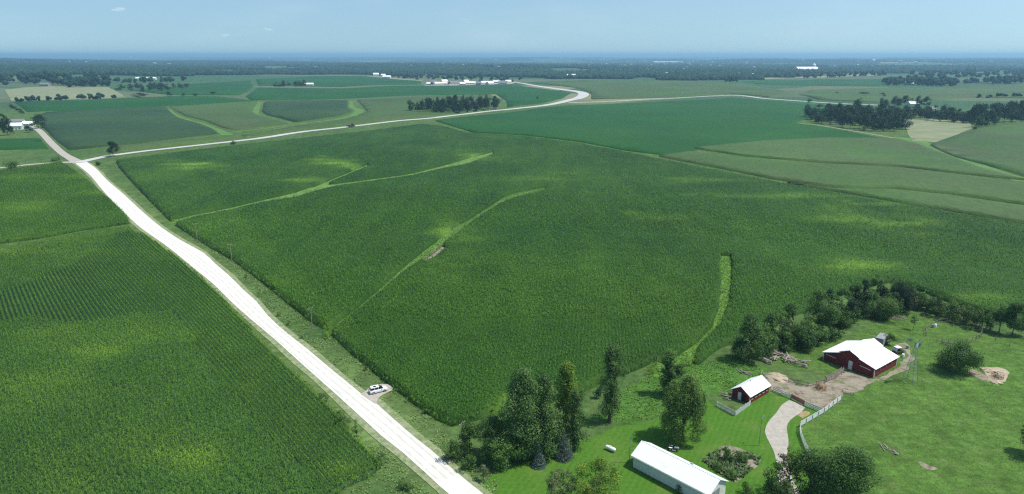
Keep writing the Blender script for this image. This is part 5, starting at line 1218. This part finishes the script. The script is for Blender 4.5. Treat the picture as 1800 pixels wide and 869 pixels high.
barrel(1587, 628, 'white_metal', "white barrel lying behind the barn near the windmill"); barrel(1595, 613, 'grey', "grey barrel behind the utility vehicle")
barrel(1644, 575, 'white_metal', "pale barrel at the gate end of the round pen"); barrel(1640, 576, 'grey', "dark barrel next to the pale one at the round pen")
o = empty("water_trough", gz(at(1374, 612.5)), R(20)); tag(o, "dark oval water trough in the grass beside the log heap", "trough")
mb = MB(); n = 20; pr = [(1.0, 0), (1.05, .55), (.97, .55), (.92, .1)]
vs = [(a*1.3*math.cos(6.283*k/n), a*.7*math.sin(6.283*k/n), z) for a, z in pr for k in range(n)]
mb.add(vs, [(j*n+k, j*n+(k+1) % n, (j+1)*n+(k+1) % n, (j+1)*n+k) for j in range(3) for k in range(n)]+[tuple(range(3*n, 4*n))]).build("basin", M['dark'], o)
MB().prism([(1.1*math.cos(6.283*k/16), .6*math.sin(6.283*k/16)) for k in range(16)], 0, .01).v
MB().box((0, 0, .42), (1.5, .8, .01)).build("water", M['glass'], o)
o = empty("cattle_panel", gz(at(1560, 602)), R(40)); tag(o, "dark feed bunk beside the trailer bush", "trough")
MB().box((0, 0, .35), (2.6, .8, .08)).box((0, .4, .5), (2.6, .06, .4)).box((0, -.4, .5), (2.6, .06, .4)).build("tray", M['wood'], o)
for sx in (-1.1, 1.1):
    for sy in (-.35, .35): MB().box((sx, sy, .16), (.1, .1, .34)).build("leg", M['wood'], o)

# ------------------------------------------------------------------ light, sky, haze
EL, AZ = R(61), R(93)       # sun height; compass turn from +Y towards +X
sd = Vector((math.cos(EL)*math.sin(AZ), math.cos(EL)*math.cos(AZ), math.sin(EL)))
sun_d = bpy.data.lights.new("sun", 'SUN'); sun_d.energy = 4.2; sun_d.angle = R(.53); sun_d.color = (1, .965, .90)
sun = bpy.data.objects.new("sun", sun_d); col.objects.link(sun); sun.rotation_euler = sd.to_track_quat('Z', 'Y').to_euler(); sun.location = (200, 0, 400)
w = bpy.data.worlds.new("World"); scene.world = w; w.use_nodes = True; nt = w.node_tree; nt.nodes.clear()
N_ = nt.nodes.new; lk = nt.links.new
sky = N_("ShaderNodeTexSky"); sky.sky_type = 'NISHITA'; sky.sun_disc = False; sky.sun_elevation = EL; sky.sun_rotation = AZ; sky.altitude = 300; sky.air_density = 1.0; sky.dust_density = 2.2; sky.ozone_density = 2.5
tc = N_("ShaderNodeTexCoord"); mp = N_("ShaderNodeMapping"); mp.inputs["Scale"].default_value = (1, 1, 3.2); lk(tc.outputs["Generated"], mp.inputs[0])
sx_ = N_("ShaderNodeSeparateXYZ"); lk(tc.outputs["Generated"], sx_.inputs[0]); za = N_("ShaderNodeMath"); za.operation = 'MULTIPLY_ADD'; lk(sx_.outputs[2], za.inputs[0]); za.inputs[1].default_value = .7; za.inputs[2].default_value = .085
cx_ = N_("ShaderNodeCombineXYZ"); lk(sx_.outputs[0], cx_.inputs[0]); lk(sx_.outputs[1], cx_.inputs[1]); lk(za.outputs[0], cx_.inputs[2]); nm = N_("ShaderNodeVectorMath"); nm.operation = 'NORMALIZE'; lk(cx_.outputs[0], nm.inputs[0]); lk(nm.outputs[0], sky.inputs[0])
def wn_(sc, lo, hi, a, b, det=5, rgh=.55):
    n_ = N_("ShaderNodeTexNoise"); n_.inputs["Scale"].default_value = sc; n_.inputs["Detail"].default_value = det; n_.inputs["Roughness"].default_value = rgh; lk(mp.outputs[0], n_.inputs["Vector"])
    r_ = N_("ShaderNodeMapRange"); r_.interpolation_type = 'SMOOTHSTEP'; lk(n_.outputs["Fac"], r_.inputs[0]); r_.inputs[1].default_value = lo; r_.inputs[2].default_value = hi; r_.inputs[3].default_value = a; r_.inputs[4].default_value = b; return r_.outputs[0]
c1 = wn_(5, .45, .8, 0, .12); c2 = wn_(22, .67, .78, 0, .5)
mx = N_("ShaderNodeMath"); mx.operation = 'MAXIMUM'; lk(c1, mx.inputs[0]); lk(c2, mx.inputs[1])
tn = N_("ShaderNodeMix"); tn.data_type = 'RGBA'; tn.blend_type = 'MULTIPLY'; tn.inputs[0].default_value = 1; lk(sky.outputs[0], tn.inputs[6]); tn.inputs[7].default_value = SKYTINT
mm = N_("ShaderNodeMix"); mm.data_type = 'RGBA'; lk(mx.outputs[0], mm.inputs[0]); lk(tn.outputs[2], mm.inputs[6]); mm.inputs[7].default_value = (7.5, 8.6, 9.2, 1)
bg = N_("ShaderNodeBackground"); bg.inputs["Strength"].default_value = SKYSTR; lk(mm.outputs[2], bg.inputs[0]); ow = N_("ShaderNodeOutputWorld"); lk(bg.outputs[0], ow.inputs[0])

mb = MB().box((0, 25000, 30), (140000, 90000, 180)); hz = mb.build("haze", bpy.data.materials.new("haze_air")); hz["kind"] = "stuff"
hm = hz.data.materials[0]; hm.use_nodes = True; ht = hm.node_tree; ht.nodes.clear(); ho = ht.nodes.new("ShaderNodeOutputMaterial"); hv = ht.nodes.new("ShaderNodeVolumePrincipled")
hv.inputs["Color"].default_value = HAZECOL; hv.inputs["Density"].default_value = HAZED; hv.inputs["Anisotropy"].default_value = .2; ht.links.new(hv.outputs[0], ho.inputs["Volume"])
hz["label"] = "thin blue summer haze over the whole landscape"; hz["category"] = "haze"

scene.view_settings.view_transform = 'Standard'; scene.view_settings.look = 'None'; scene.view_settings.gamma = 1; scene.view_settings.exposure = EXPO
scene.view_settings.use_curve_mapping = False
scene.render.engine = 'CYCLES'; cy = scene.cycles
cy.max_bounces = 5; cy.diffuse_bounces = 2; cy.glossy_bounces = 2; cy.transmission_bounces = 2; cy.volume_bounces = 0; cy.transparent_max_bounces = 8
cy.use_denoising = False; cy.use_adaptive_sampling = False; cy.filter_width = 1.3; cy.sample_clamp_indirect = 4
try: cy.denoiser = 'OPENIMAGEDENOISE'
except Exception: pass
